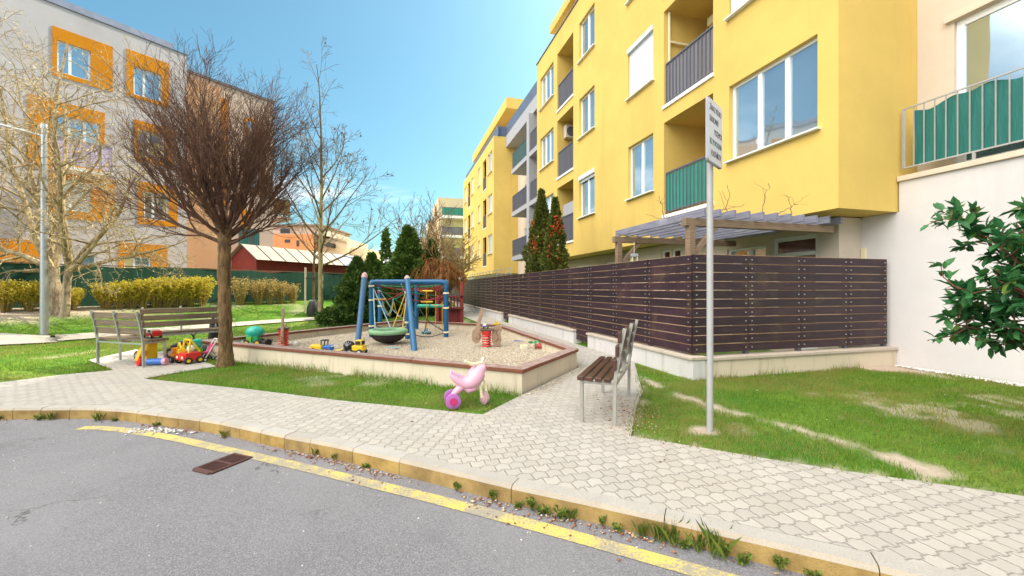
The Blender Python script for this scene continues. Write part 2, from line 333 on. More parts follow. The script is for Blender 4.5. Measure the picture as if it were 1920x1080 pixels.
M['rust'] = mat('rusty_cast_iron', (.085, .034, .026), .75, .35, 14, bump=.004); M['pit'] = mat('drain_shade_black', (.012, .01, .01), .9)  # pit: near-black colour standing in for the shade below the grate
M['signwhite'] = mat('sign_enamel', (.62, .62, .66), .4, .05, 5); M['letter'] = mat('dark_lettering', (.045, .04, .06), .6); M['rimgrey'] = mat('sign_edge', (.30, .30, .33), .4)
M['tape'] = mat('cap_pink', (.62, .36, .34), .5); M['dark'] = mat('dark_interior', (.02, .02, .024), .4); M['lilac'] = mat('lilac_panel', (.52, .44, .68), .4, .1)
M['brownglass'] = mat('dark_door_glass', (.09, .03, .025), .08, .5, 5, spec=1); M['ac'] = mat('aircon_casing', (.52, .47, .40), .5)
M['p_green_d'] = plast('dark_green_post', (.015, .06, .04), .5); M['letter_g'] = mat('teal_lettering', (.03, .10, .11), .6); M['net_k'] = mat('dark_net', (.035, .022, .022), .9); M['rafter_d'] = mat('dark_groove', (.13, .085, .06), .7)
M["p_lil"] = plast("lilac_plastic", (.62, .42, .62)); M["p_mauve"] = plast("mauve_plastic", (.45, .27, .30)); M["p_red_d"] = plast("dark_red_plastic", (.35, .06, .04)); M["p_blue_d"] = plast("navy_plastic", (.05, .08, .25)); M["p_blue_m"] = plast("mid_blue_plastic", (.06, .20, .6))
M["planetwig"] = bark("olive_twigs", (.085,.065,.03), (.20,.15,.07)); M["goldtwig"] = bark("golden_twigs", (.22,.14,.045), (.42,.30,.12)); M["redstem"] = bark("red_brown_stems", (.12,.05,.03), (.25,.11,.06)); M["p_cream_w"] = mat("pale_stake", (.5,.43,.3), .8)
# ================================================================== GROUND
def vn(x, y, sc, seed=0):
    x = np.asarray(x)*sc; y = np.asarray(y)*sc; t = np.random.default_rng(100+seed).random((64, 64))
    i = np.floor(x).astype(int); j = np.floor(y).astype(int); u = x-i; v = y-j; u = u*u*(3-2*u); v = v*v*(3-2*v)
    T = lambda a, b: t[a % 64, b % 64]
    return (T(i,j)*(1-u)+T(i+1,j)*u)*(1-v) + (T(i,j+1)*(1-u)+T(i+1,j+1)*u)*v
def sstep(x, a, b): t = np.clip((np.asarray(x)-a)/(b-a), 0, 1); return t*t*(3-2*t)
def hz(x, y):                    # the lawn rises towards the green fence
    x = np.asarray(x, float); y = np.asarray(y, float); nn = -.8288*x + .5596*y
    return .79*sstep(nn, 15.2, 18.6)*sstep(-x, 3.0, 6.5)
def inpoly(x, y, P):
    x = np.asarray(x); y = np.asarray(y); c = np.zeros(x.shape, bool); n = len(P)
    for i in range(n):
        x1, y1 = P[i][0], P[i][1]; x2, y2 = P[(i+1) % n][0], P[(i+1) % n][1]
        k = ((y1 > y) != (y2 > y)) & (x < (x2-x1)*(y-y1)/((y2-y1) if abs(y2-y1) > 1e-9 else 1e-9)+x1); c ^= k
    return c
def pldist(x, y, P):
    d = np.full(np.shape(x), 1e9)
    for (a, b) in zip(P[:-1], P[1:]):
        dx, dy = b[0]-a[0], b[1]-a[1]; t = np.clip(((x-a[0])*dx+(y-a[1])*dy)/(dx*dx+dy*dy), 0, 1)
        d = np.minimum(d, np.hypot(x-a[0]-t*dx, y-a[1]-t*dy))
    return d
def smooth(P, k=8):              # Catmull-Rom through the points
    out = []; P = [Vector(p) for p in P]; Q = [P[0]*2-P[1]]+P+[P[-1]*2-P[-2]]
    for i in range(1, len(Q)-2):
        for j in range(k):
            t = j/k; a, b, c, d = Q[i-1:i+3]
            out.append(.5*((2*b)+(c-a)*t+(2*a-5*b+4*c-d)*t*t+(3*b-a-3*c+d)*t**3))
    return out+[P[-1]]
kb = [g(*p) for p in ((0,762),(127,760),(233,762),(333,772),(433,785),(533,805),(640,824),(740,845),(853,870),(973,897),(1073,917),(1173,937),(1280,960),(1447,996),(1580,1025),(1813,1077))]
e = (kb[-1]-kb[-2]).normalized(); s0 = (kb[0]-kb[1]).normalized()
kb = [kb[0]+Vector((-9, -3.2, 0)), kb[0]+Vector((-4.5, -1.0, 0)), kb[0]+Vector((-1.6, -.12, 0))]+kb[1:]+[kb[-1]+e*1.2, kb[-1]+e*4, kb[-1]+e*9]
KB = smooth(kb)                                          # back edge of the kerb, left to right
def offset(P, d):
    o = []
    for i, p in enumerate(P):
        t = (P[min(i+1, len(P)-1)]-P[max(i-1, 0)]).normalized(); o.append(p+Vector((t.y, -t.x, 0))*d)
    return o
# kerb stones
mb = MB(); L = 0; KF = offset(KB, .135); KJ = offset(KB, .004); cum = [0]
for a, b in zip(KB[:-1], KB[1:]): cum.append(cum[-1]+(b-a).length)
def along(P, s):
    i = max(0, min(len(P)-2, np.searchsorted(cum, s)-1)); t = (s-cum[i])/(cum[i+1]-cum[i]); return P[i].lerp(P[i+1], t)
s = 0.0
while s < cum[-1]-.2:
    x = along(KB, s).x; ln = .98 if x > -.9 else (.5 if x > -2 else .31); e2 = min(s+ln, cum[-1]-.01)
    a, b = along(KJ, s+.0025), along(KJ, e2-.0025); c, d = along(KF, s+.0025), along(KF, e2-.0025); j = rng.uniform(-.002, .002)
    am, cm = along(KJ, (s+e2)/2), along(KF, (s+e2)/2); q = [(a, am, cm, c), (am, b, d, cm)]
    n0 = len(mb.v); ring = [a, am, b, d, cm, c]
    bevo = [Vector((0,0,0)) if k < 3 else ((ring[5-k]-ring[k]).normalized()*.02) for k in range(6)]
    for z, k3 in ((-.3, 0), (-.022+j, 0), (.002+j, 1)):
        for k, p in enumerate(ring): pp = p+bevo[k]*k3; mb.v.append((pp.x, pp.y, z))
    for lv in (0, 6):
        for k in range(6): mb.f.append([n0+lv+k, n0+lv+(k+1) % 6, n0+lv+6+(k+1) % 6, n0+lv+6+k])
    mb.f.append([n0+12+k for k in range(6)]); s = e2
tag(mb.build('kerb', M['kerb']), kind='structure')
# road
mb = MB(); mb.poly([(-60,-40,-.12),(60,-40,-.12),(60,0,-.12)]+[(p.x, p.y, -.12) for p in reversed(KB)]+[(-60,0,-.12)])
tag(mb.build('road', M['asphalt']), kind='structure')
# yellow line along the kerb
yl = [g(x, y, -.12) for x, y in ((150,804),(205,805),(310,820),(433,847),(540,871),(640,895),(840,944),(1060,1003),(1270,1062))]
yl = smooth(yl+[yl[-1]+(yl[-1]-yl[-2]).normalized()*2.5]); A, B = offset(yl, -.055), offset(yl, .055); mb = MB()
for i in range(len(yl)-1): mb.poly([(A[i].x,A[i].y,-.116),(B[i].x,B[i].y,-.116),(B[i+1].x,B[i+1].y,-.116),(A[i+1].x,A[i+1].y,-.116)])
tag(mb.build('road_marking', M['yellowline']), kind='structure')
# pavement
SA, SB, SCc, SD, SE = Vector((.14,5.22,0)), Vector((1.14,7.02,0)), Vector((-.23,11.6,0)), Vector((-3.48,13.4,0)), Vector((-6.28,8.12,0))   # sandpit corners
lawn_r = [g(*p) for p in ((1913,930),(1740,905),(1580,883),(1440,861),(1280,834),(1183,818),(1192,770),(1205,735),(1196,705))]
wall0 = fr_r(6.6, 4.2, 0); wallfar = fr_r(40, 4.2, 0)
pathL = [Vector((-4.4,29.5,0)), Vector((-3.98,26.7,0)), Vector((-2.5,20.2,0)), Vector((-1.37,16.2,0)), Vector((-.75,13.2,0)), SCc]
strip = [g(905,778), g(640,752), g(470,731), g(340,718), g(270,711)]
pad = [g(330,700), g(407,688), g(385,680), SE+Vector((.3,-.3,0)), SE+Vector((-.15,.3,0)), Vector((-6.0,9.2,0)), Vector((-6.35,9.9,0)), Vector((-7.6,8.6,0)), g(255,656), g(165,676), g(213,695), g(120,703), g(0,718)]
far_r = lawn_r[0]+(lawn_r[0]-lawn_r[1]).normalized()*9; far_l = pad[-1]+Vector((-9,-1.2,0))
kbin = [p for p in KB if -14 < p.x < 9]
pave = kbin+[far_r]+lawn_r+[wall0, wallfar]+pathL+[SB, SA]+strip+pad+[far_l]
seam0, seam1 = g(823,857), g(923,783)
def flat(name, P, m, z=0.0, kind='structure'):
    bm = bmesh.new(); vs = [bm.verts.new((p[0], p[1], z)) for p in P]; es = [bm.edges.new((vs[i], vs[(i+1) % len(vs)])) for i in range(len(vs))]
    bmesh.ops.triangle_fill(bm, edges=es, use_beauty=True, use_dissolve=False); bmesh.ops.recalc_face_normals(bm, faces=bm.faces)
    if bm.faces and sum(f.normal.z for f in bm.faces) < 0: bmesh.ops.reverse_faces(bm, faces=bm.faces)
    me = bpy.data.meshes.new(name); bm.to_mesh(me); bm.free(); me.materials.append(m); o = bpy.data.objects.new(name, me); COL.objects.link(o); OFF[name] = Vector()
    return tag(o, kind=kind)
ksplit = min(range(len(kbin)), key=lambda i: (kbin[i]-seam0).length)
flat('pavement', kbin[ksplit:]+[far_r]+lawn_r+[wall0]+[fr_r(12.5, 4.2, 0), SCc, SB, SA, strip[0]], M['pav1'])
flat('pavement', kbin[:ksplit+1]+strip+pad+[far_l], M['pav2'])
flat('path', [fr_r(12.5, 4.2, 0.002), wallfar]+pathL, M['pathconc'])
def gt(px, py):                  # the same, on the rising lawn
    u = (px-960)/770; best = None
    for k in range(600):
        Y = 5+k*.03
        if H-(py-541)/770*Y <= float(hz(u*Y, Y)): return Vector((u*Y, Y, 0))
    return g(px, py)
lo = [Vector((-22,4,0))]+[gt(*p) for p in ((0,650),(90,643),(177,637),(455,613),(590,602))]; hi = [gt(*p) for p in ((590,597),(455,606),(177,627),(90,632),(0,628))]+[Vector((-22.5,5.2,0))]
backpath = [lo[0]]+lo[1:]+[Vector((-7.2,19.5,0)), Vector((-6.0,21.5,0)), Vector((-7.6,22.2,0))]+hi
LO = smooth(lo, 6); HI = smooth([Vector((-22.5,5.2,0))]+hi[:-1][::-1], 6); V = []; m_ = 60
def res(P, n):
    c = [0]
    for p, q in zip(P[:-1], P[1:]): c.append(c[-1]+(q-p).length)
    o = []
    for i in range(n+1):
        s = c[-1]*i/n; k = max(0, min(len(P)-2, int(np.searchsorted(c, s))-1)); o.append(P[k].lerp(P[k+1], (s-c[k])/max(1e-6, c[k+1]-c[k])))
    return o
for p, q in zip(res(LO, m_), res(HI, m_)):
    for k in range(5): w = p.lerp(q, k/4); V.append((w.x, w.y, float(hz(w.x, w.y))+.03))
tag(npmesh('path', V, [(i*5+k, (i+1)*5+k, (i+1)*5+k+1, i*5+k+1) for i in range(m_) for k in range(4)], M['pathconc']), kind='structure')
backpath = LO+HI[::-1]
sandpoly = [SA, SB, SCc, SD, SE]
cover = [pave, sandpoly, backpath]
# terrain sheet
trail = [g(*p) for p in ((1190,703),(1262,737),(1345,766),(1480,800),(1600,836),(1755,888))]
def bare(x, y):
    x = np.asarray(x, float); y = np.asarray(y, float)
    w1 = vn(x, y, 2.6, 1); w2 = vn(x, y, 7.0, 2); w3 = vn(x, y, 1.0, 3)
    d = pldist(x, y, trail) - .05 + (w1-.5)*.16 + (w2-.5)*.10
    b = 1-sstep(d, -.03, .07)
    q = g(1850,775); b = np.maximum(b, (1-sstep(np.hypot((x-q.x)/1.3, (y-q.y)/1.0)+(w1-.5)*1.5+(w2-.5)*1.4, -.05, .5))*.65)
    q = g(1310,806); b = np.maximum(b, 1-sstep(np.hypot(x-q.x, y-q.y)+(w2-.5)*.16, .06, .15))
    q = fr_r(5.0, 8.2, 0); b = np.maximum(b, 1-sstep(np.hypot(x-q.x, y-q.y)+(w1-.5)*.8, .5, 1.0))
    dr = pldist(x, y, lawn_r); b = np.maximum(b, (1-sstep(dr+(w2-.5)*.1, .0, .07))*.8)
    nn = -.8288*x + .5596*y; b = np.maximum(b, sstep(nn+(w1-.5)*.7, 16.9, 17.4)*(1-sstep(x, -13.2, -11))*.95)
    de = pldist(x, y, [SE, SD]); b = np.maximum(b, (1-sstep(de+(w1-.5)*.5, .1, .45))*.6)
    b = np.maximum(b, (w3 > .80)*(w1 > .55)*.35)
    return np.clip(b, 0, 1)
xs = np.unique(np.concatenate([np.linspace(-320,-26,14), np.arange(-26,-9,.45), np.arange(-9,10,.11), np.arange(10,22,.8), np.linspace(22,320,12)]))
ys = np.unique(np.concatenate([np.linspace(-60,1,10), np.arange(1,12,.11), np.arange(12,34,.4), np.linspace(34,600,16)]))
X, Y = np.meshgrid(xs, ys); Z = hz(X, Y)-.012+vn(X, Y, 1.4, 5)*.012
kx = np.array([p.x for p in KB]); ky = np.array([p.y for p in KB])
Z = np.where(Y < np.interp(X, kx, ky)+.25, -.4, Z)
pin = inpoly(X, Y, pave) | inpoly(X, Y, sandpoly); Z = np.where(pin, np.minimum(Z, -.05), Z)
I = np.arange(X.size).reshape(X.shape); F = np.stack([I[:-1,:-1], I[:-1,1:], I[1:,1:], I[1:,:-1]], -1).reshape(-1, 4)
lawn = npmesh('lawn', np.stack([X, Y, Z], -1).reshape(-1, 3), F, M['lawn'], smooth=True); tag(lawn, kind='structure')
at = lawn.data.attributes.new('bare', 'FLOAT', 'POINT'); at.data.foreach_set('value', bare(X, Y).astype(np.float32).ravel())
# grass blades
def blades(n, x0, x1, y0, y1, h0, h1, w, keep=None, power=1.0):
    x = nr.uniform(x0, x1, n); y = y0+(y1-y0)*nr.random(n)**power; ok = np.ones(n, bool)
    for P in cover: ok &= ~inpoly(x, y, P)
    ok &= y > np.interp(x, kx, ky)+.05
    if keep is not None: ok &= keep(x, y)
    b = bare(x, y); ok &= nr.random(n) > b*1.05; tuft = vn(x, y, 3.5, 8)*.6+vn(x, y, 9, 9)*.4
    x, y, tuft = x[ok], y[ok], tuft[ok]; n = len(x); z = hz(x, y)-.01
    a = nr.uniform(0, 2*np.pi, n); h = nr.uniform(h0, h1, n)*(.45+tuft*1.0); ww = w*nr.uniform(.6, 1.3, n)
    ln = nr.uniform(.1, .75, n)*h; a2 = nr.uniform(0, 2*np.pi, n)
    b0 = np.stack([x-np.cos(a)*ww, y-np.sin(a)*ww, z], -1); b1 = np.stack([x+np.cos(a)*ww, y+np.sin(a)*ww, z], -1)
    tp = np.stack([x+np.cos(a2)*ln, y+np.sin(a2)*ln, z+h], -1)
    V = np.stack([b0, b1, tp], 1).reshape(-1, 3); return V
side = lambda x, y: (.2736*y+.96185*x < 8.38) & (x > -7.8+.2736*y*0)
onr = lambda x, y: (-.27357*x+.96185*y < 5.28) | (.96185*x+.27357*y < 4.1)
parts = [blades(150000, .9, 9, 2.2, 8.4, .03, .06, .0032, lambda x, y: (.2736*y+.96185*x < 8.36) & onr(x, y)),
         blades(60000, -7, .3, 4.5, 8, .03, .065, .0035),
         blades(60000, -20, -6, 6, 11, .03, .055, .006), blades(40000, -20, -3, 9, 18, .03, .055, .010),
         blades(9000, -4.5, 1, 11.5, 22, .03, .06, .008, lambda x, y: (.2736*y+.96185*x < 4.1))]
V = np.concatenate(parts); F = np.arange(len(V)).reshape(-1, 3)
tag(npmesh('grass', V, F, M['blade']), kind='stuff')
# taller fringe of grass against the walls and lawn edges
def fringe(P, n, h0, h1, spread=.05):
    out = []
    for a, b in zip(P[:-1], P[1:]):
        k = int(n*(b-a).length)
        t = nr.random(k); x = a.x+(b.x-a.x)*t+nr.normal(0, spread, k); y = a.y+(b.y-a.y)*t+nr.normal(0, spread, k)
        m = vn(x, y, 2.2, 21) > .42; x, y = x[m], y[m]; k = len(x); an = nr.uniform(0, 6.28, k); h = nr.uniform(h0, h1, k); l = h*nr.uniform(.1, .7, k); a2 = nr.uniform(0, 6.28, k); z = np.zeros(k)
        out.append(np.stack([np.stack([x-np.cos(an)*.003, y-np.sin(an)*.003, z], -1), np.stack([x+np.cos(an)*.003, y+np.sin(an)*.003, z], -1), np.stack([x+np.cos(a2)*l, y+np.sin(a2)*l, z+h], -1)], 1).reshape(-1, 3))
    return out
o_ = Vector((-.04,-.09,0)); V = np.concatenate(fringe([SA+o_, SE+o_+Vector((.5,0,0))], 260, .05, .16)+fringe([fr_r(6.3,4.14,0), fr_r(5.12,4.14,0), fr_r(5.1,7.6,0)], 260, .05, .15)+fringe(lawn_r[1:], 90, .03, .07, .03))
tag(npmesh('grass', V, np.arange(len(V)).reshape(-1, 3), M['blade']), kind='stuff')
# pebble scatters: squashed octahedra
def pebbles(name, x, y, z, r, m, flatten=.6, kind='stuff'):
    n = len(x); o = np.array([(1,0,0),(0,1,0),(-1,0,0),(0,-1,0),(0,0,1),(0,0,-1)], float); f = np.array([(0,1,4),(1,2,4),(2,3,4),(3,0,4),(1,0,5),(2,1,5),(3,2,5),(0,3,5)])
    V = o[None]*nr.uniform(.6, 1.3, (n, 6, 1))*r[:, None, None]; a = nr.uniform(0, 6.28, n); c, s = np.cos(a)[:, None], np.sin(a)[:, None]
    V = np.stack([V[..., 0]*c-V[..., 1]*s, V[..., 0]*s+V[..., 1]*c, V[..., 2]*flatten], -1)+np.stack([x, y, z], -1)[:, None]
    F = (f[None]+np.arange(n)[:, None, None]*6).reshape(-1, 3); return tag(npmesh(name, V.reshape(-1, 3), F, m), kind=kind)
flat('gravel', [SA.lerp(SD, .01), SB.lerp(SE, .01), SCc.lerp(SE, .01), SD.lerp(SA, .01), SE.lerp(SB, .01)], M['gravel'], .115, 'stuff')
n = 75000; x = nr.uniform(-6.3, 1.2, n); y = nr.uniform(5.2, 13.4, n); inn = [p.lerp(Vector((-2, 9, 0)), .035) for p in sandpoly]
k = inpoly(x, y, inn); x, y = x[k], y[k]; pebbles('gravel', x, y, np.full(len(x), .118)+vn(x, y, 1.3, 4)*.01, nr.uniform(.007, .015, len(x)), M['pebble'])
# litter and pebbles at the foot of the kerb
KG = offset(KB, .19); s = nr.uniform(0, cum[-1], 5200); pts = np.array([tuple(along(KG, q))[:2] for q in s]); off = nr.exponential(.045, len(s))-.03
dens = vn(pts[:, 0], pts[:, 1], 1.7, 31); keep = nr.random(len(s)) < np.clip((dens-.25)*1.9, .05, 1)
pts, off = pts[keep], off[keep]; x = pts[:, 0]+nr.normal(0, .02, len(pts)); y = pts[:, 1]-off
pebbles('leaf_litter', x, y, np.full(len(x), -.112), nr.uniform(.004, .013, len(x))*np.where(nr.random(len(x)) < .06, 1.7, 1), M['litter'], .45)
q = np.array([g(985/3*1, 812, -.12)[:2]]); x = nr.normal(q[0, 0], .25, 200); y = nr.normal(q[0, 1]+.06, .05, 200); k = y < np.interp(x, kx, ky)-.2
pebbles('gravel', x[k], y[k], np.full(k.sum(), -.11), nr.uniform(.008, .02, k.sum()), M['wpebble'])
x = nr.uniform(-5, 2.5, 260); y = nr.uniform(1.8, 4.9, 260); k = y < np.interp(x, kx, ky)-.3; pebbles('gravel', x[k], y[k], np.full(k.sum(), -.117), nr.uniform(.003, .009, k.sum()), M['wpebble'])
# white pebbles along the beige wall, dirt crumbs under the bench
s = nr.uniform(-2, 5.0, 2600); o = 8.4-np.abs(nr.normal(0, .075, 2600)); P = np.array([tuple(fr_r(a, b, 0))[:2] for a, b in zip(s, o)]); pebbles('gravel', P[:, 0], P[:, 1], np.full(2600, .01), nr.uniform(.01, .028, 2600), M['wpebble'])
x = nr.normal(1.28, .16, 420); y = nr.normal(4.35, .38, 420); pebbles('leaf_litter', x, y, np.full(420, .005), nr.uniform(.004, .012, 420), M['litter'], .5)
n = 700; t = nr.random(n); P = [(SA.lerp(SB, q), SB.lerp(SCc, q)) for q in t]; x = np.array([p[i % 2].x for i, p in enumerate(P)])+np.abs(nr.normal(0, .07, n))+.03; y = np.array([p[i % 2].y for i, p in enumerate(P)])-.02
pebbles('gravel', x, y, np.full(n, .006), nr.uniform(.005, .014, n), M['pebble'])
# drain grate
t = thing('drain_grate', 'rusty slotted iron drain grate set into the grey asphalt beside the yellow line', 'drain', (-2.42, 3.43, -.12))
def fr_d(a, b, z): return Vector((-2.41, 3.435, -.12))+Vector((.37,.93,0)).normalized()*a*.74+Vector((.93,-.37,0)).normalized()*b*.80+Vector((0,0,z))
mb = MB(fr_d); mb.poly([(-.21,-.125,.004),(.21,-.125,.004),(.21,.125,.004),(-.21,.125,.004)]); mb.build('shaft_shade_sheet', M['pit'], t)  # flat black sheet just above the asphalt, painted as the shade inside the drain
mb = MB(fr_d); mb.box((-.23,-.145,.0),(.23,-.12,.014)); mb.box((-.23,.12,.0),(.23,.145,.014)); mb.box((-.255,-.12,.0),(-.19,.12,.014)); mb.box((.20,-.12,.0),(.23,.12,.014)); mb.build('frame', M['rust'], t, bev=.003)
mb = MB(fr_d)
for i in range(8): b = -.12+.24*(i+.5)/8; mb.box((-.19,b-.0058,.006),(.2,b+.0058,.013))
mb.box((-.012,-.12,.005),(.012,.12,.0155)); mb.build('bars', M['rust'], t)

x = nr.uniform(-20, 8, 2600); y = nr.uniform(2, 14, 2600); k = y > np.interp(x, kx, ky)+.1
for P in (sandpoly,): k &= ~inpoly(x, y, P)
k &= (.2736*y+.96185*x < 8.3); k &= (nr.random(2600) < np.where(inpoly(x, y, pave), .18, .8)); x, y = x[k], y[k]
pebbles('leaf_litter', x, y, hz(x, y)+np.where(inpoly(x, y, pave), .003, .022), nr.uniform(.006, .016, len(x)), M['litter'], .35)
# ================================================================== BUILDINGS
def wall_holes(mb, s0, s1, z0, z1, o, holes, d):
    """a wall with openings; d = how far the reveals go back (signed along o)"""
    S = sorted({s0, s1, *[h[0] for h in holes], *[h[1] for h in holes]}); Zs = sorted({z0, z1, *[h[2] for h in holes], *[h[3] for h in holes]})
    for a, b in zip(S[:-1], S[1:]):
        for c, e in zip(Zs[:-1], Zs[1:]):
            m = ((a+b)/2, (c+e)/2)
            if any(h[0] < m[0] < h[1] and h[2] < m[1] < h[3] for h in holes): continue
            mb.poly([(a,o,c),(b,o,c),(b,o,e),(a,o,e)])
    for a, b, c, e in holes:
        for p, q in (((a,c),(b,c)),((b,c),(b,e)),((b,e),(a,e)),((a,e),(a,c))):
            mb.poly([(p[0],o,p[1]),(q[0],o,q[1]),(q[0],o+d,q[1]),(p[0],o+d,p[1])])
def window(par, fr, s0, s1, z0, z1, o, d, div=(.5,), fw=.06, shut=0, box=True, sill=True, glass='glass', transom=None, name='window'):
    """d = +1/-1: which way along o goes into the house. window > pane, sill, roller_shutter"""
    mb = MB(fr); a, b = o, o+.06*d
    mb.box((s0,a,z0),(s0+fw,b,z1)); mb.box((s1-fw,a,z0),(s1,b,z1)); mb.box((s0+fw,a,z0),(s1-fw,b,z0+fw)); mb.box((s0+fw,a,z1-fw),(s1-fw,b,z1))
    for k in div: c = s0+(s1-s0)*k; mb.box((c-fw*.8,a-.012*d,z0+fw),(c+fw*.8,b,z1-fw))
    if transom: mb.box((s0+fw,a-.006*d,transom-.04),(s1-fw,b-.002*d,transom+.04))
    ed = [0]+list(div)+[1]
    w = mb.build(name, M['white'], par, bev=.006)
    mb = MB(fr)
    for k, l in zip(ed[:-1], ed[1:]): mb.box((s0+(s1-s0)*k+fw*.8, o+.025*d, z0+fw), (s0+(s1-s0)*l-fw*.8, o+.045*d, z1-fw))
    mb.build('pane', M[glass], w)
    if sill: mb = MB(fr); mb.box((s0-.06,o-.20*d,z0-.035),(s1+.06,o-.004*d,z0-.003)); mb.build('sill', M['white'], w, bev=.004)
    if shut:
        mb = MB(fr); mb.box((s0+.012,o-.055*d,z1-(z1-z0)*shut),(s1-.012,o-.025*d,z1-.13)); mb.box((s0,o-.14*d,z1-.15),(s1,o-.02*d,z1-.004)); mb.build('roller_shutter', M['shutter'], w)
    return w
def railing(par, fr, s0, s1, z0, z1, o, d, bar='darksteel', scr='slat', step=.13, gap=.0):
    mb = MB(fr); mb.bar((s0,o,z1),(s1,o,z1),.04); mb.bar((s0,o,z0+.06),(s1,o,z0+.06),.03); k = max(2, round((s1-s0)/step))
    for i in range(k+1): s = s0+(s1-s0)*i/k; mb.bar((s,o-.004*d,z0),(s,o-.004*d,z1-.02),.022)
    r = mb.build('railing', M[bar], par)
    if scr:
        mb = MB(fr)
        for i in range(k): a = s0+(s1-s0)*i/k; b = s0+(s1-s0)*(i+1)/k; mb.box((a+.008,o+.012*d,z0+.09),(b-.008,o+.022*d,z1-.03))
        mb.build('screen', M[scr], r)
    return r
# ---- the yellow apartment house on the right
YO = 7.07
yb = thing('apartment_building', 'bright yellow apartment house with recessed balconies overhanging the dark plank fence', 'apartment building', fr_r(12, YO, 0))
holes = []; wins = []; logs = []
for f_, (z0, z1) in enumerate(((4.13,5.78),(7.28,8.86),(10.32,11.9))):
    for ci, (a, b) in enumerate(((5.42,7.39),(10.15,11.47),(13.73,15.05),(17.81,19.63))): wins.append((a,b,z0,z1,ci,f_))
for f_, (z0, z1) in enumerate(((3.34,5.86),(6.32,8.9),(9.36,11.93))):
    for ci, (a, b) in enumerate(((7.86,9.67),(15.61,17.36))): logs.append((a,b,z0,z1,ci,f_))
mb = MB(fr_r); hw = [w[:4] for w in wins]; hl = [l[:4] for l in logs]
S0, S1, ZB, ZT = 5.07, 20.12, 2.68, 12.9
wall_holes(mb, S0, S1, ZB, ZT, YO, hw, .16)
# loggia openings must be cut as well: rebuild with both, then add the deep recesses as parts
mb = MB(fr_r); wall_holes(mb, S0, S1, ZB, ZT, YO, hw+hl, .16)
mb.box((S0,YO+1.45,ZB+.01),(S1,YO+9,ZT-.1)); mb.poly([(S0,YO,ZB),(S0,YO+1.46,ZB),(S0,YO+1.46,ZT),(S0,YO,ZT)]); mb.poly([(S0,YO+1.4,ZB),(S0-.002,YO+3,ZB),(S0-.002,YO+3,ZT),(S0,YO+1.4,ZT)]); mb.poly([(S1,YO,ZB),(S1,YO+1.46,ZB),(S1,YO+1.46,ZT),(S1,YO,ZT)])
mb.poly([(S0,YO,ZB),(S1,YO,ZB),(S1,YO+1.46,ZB),(S0,YO+1.46,ZB)]); mb.poly([(S0,YO,ZT),(S1,YO,ZT),(S1,YO+1.46,ZT),(S0,YO+1.46,ZT)])
mb.build('wall', M['yellow'], yb, fix=False)
mb = MB(fr_r); mb.box((S0-.05,YO-.04,ZT+.002),(S1+.04,YO+.34,ZT+.05)); mb.build('roof_edge', M['attic'], yb)
mb = MB(fr_r); mb.box((S0+.1,YO+.5,ZT+.05),(S1,YO+.56,13.75)); mb.box((S1-.1,YO+.56,ZT+.05),(S1-.04,YO+2.3,13.75)); ro = mb.build('roof_railing', M['attic'], yb)
mb = MB(fr_r); mb.box((S0,YO+2.4,ZT+.06),(S1-.5,YO+9,15.3)); at_ = mb.build('attic_storey', M['yellow'], yb)
mb = MB(fr_r); mb.box((S0,YO+1.1,15.302),(S1+1.0,YO+9.2,15.75)); mb.build('roof_slab', M['yellow'], at_)
for a, b, z0, z1, ci, f_ in wins:
    div = ((.33,.64) if ci == 0 else (.5,) if ci != 3 else (.36,.68)); sh = 0
    if (ci, f_) == (0, 1): sh = .97
    if (ci, f_) == (1, 1): sh = .985
    if (ci, f_) in ((2, 0),): sh = .16
    window(yb, fr_r, a, b, z0, z1, YO+.10, 1, div, shut=sh)
for a, b, z0, z1, ci, f_ in logs:
    mb = MB(fr_r); q = [(a,YO+.16),(a,YO+1.4),(b,YO+1.4),(b,YO+.16)]
    for p1, p2 in zip(q[:-1], q[1:]): mb.poly([(*p1,z0),(*p2,z0),(*p2,z1),(*p1,z1)])
    for z in (z0, z1): mb.poly([(p[0],p[1],z) for p in q])
    lg = mb.build('balcony', M['yellow'], yb, fix=False)
    mb = MB(fr_r); mb.box((a-.03,YO-.045,z0-.09),(b+.03,YO+.14,z0-.002)); mb.build('slab_edge', M['white'], lg)
    window(yb, fr_r, a+.25, a+1.25, z0+.03, z0+2.2, YO+1.3, 1, (), sill=False, transom=z0+1.75, name='balcony_door')
    sc = 'green_screen' if (ci, f_) == (0, 0) else 'slat'
    railing(yb, fr_r, a+.03, b-.03, z0+.03, z0+1.14, YO+.06, 1, 'darksteel', sc)
    if (ci, f_) == (1, 0): mb = MB(fr_r); mb.box((a+.1,YO+.25,z0+1.2),(b-.1,YO+.28,z0+1.75)); mb.build('wind_screen', M['midgrey'], lg)
    if (ci, f_) == (0, 1):
        mb = MB(fr_r); mb.bar((b-.06,YO+.12,z0+1.15),(b-.06,YO+.12,z1-.02),.05); mb.bar((b-.06,YO+.12,z0+1.75),(b-.06,YO+.95,z0+1.75),.05); mb.build('awning_frame', M['p_cream'], lg)
        mb = MB(fr_r); mb.box((a+.2,YO+1.1,z1-.42),(b-.35,YO+1.28,z1-.2)); mb.build('shutter_box', M['p_cream'], lg, bev=.03)
ac = thing('air_conditioner', 'cream air conditioner unit hung inside a middle balcony of the yellow house', 'air conditioner', fr_r(17.2, YO+.6, 8.4))
mb = MB(fr_r); mb.box((17.06,YO+.3,8.12),(17.34,YO+.9,8.70)); mb.build('casing', M['ac'], ac, bev=.02)
c = fr_r(17.055, YO+.55, 8.41); mb2 = MB(); mb2.torus((0,0,0), .2, .02, 20, 6, 'y'); mb2.tube([(0,.01,0),(0,-.004,0)], .185, 20)
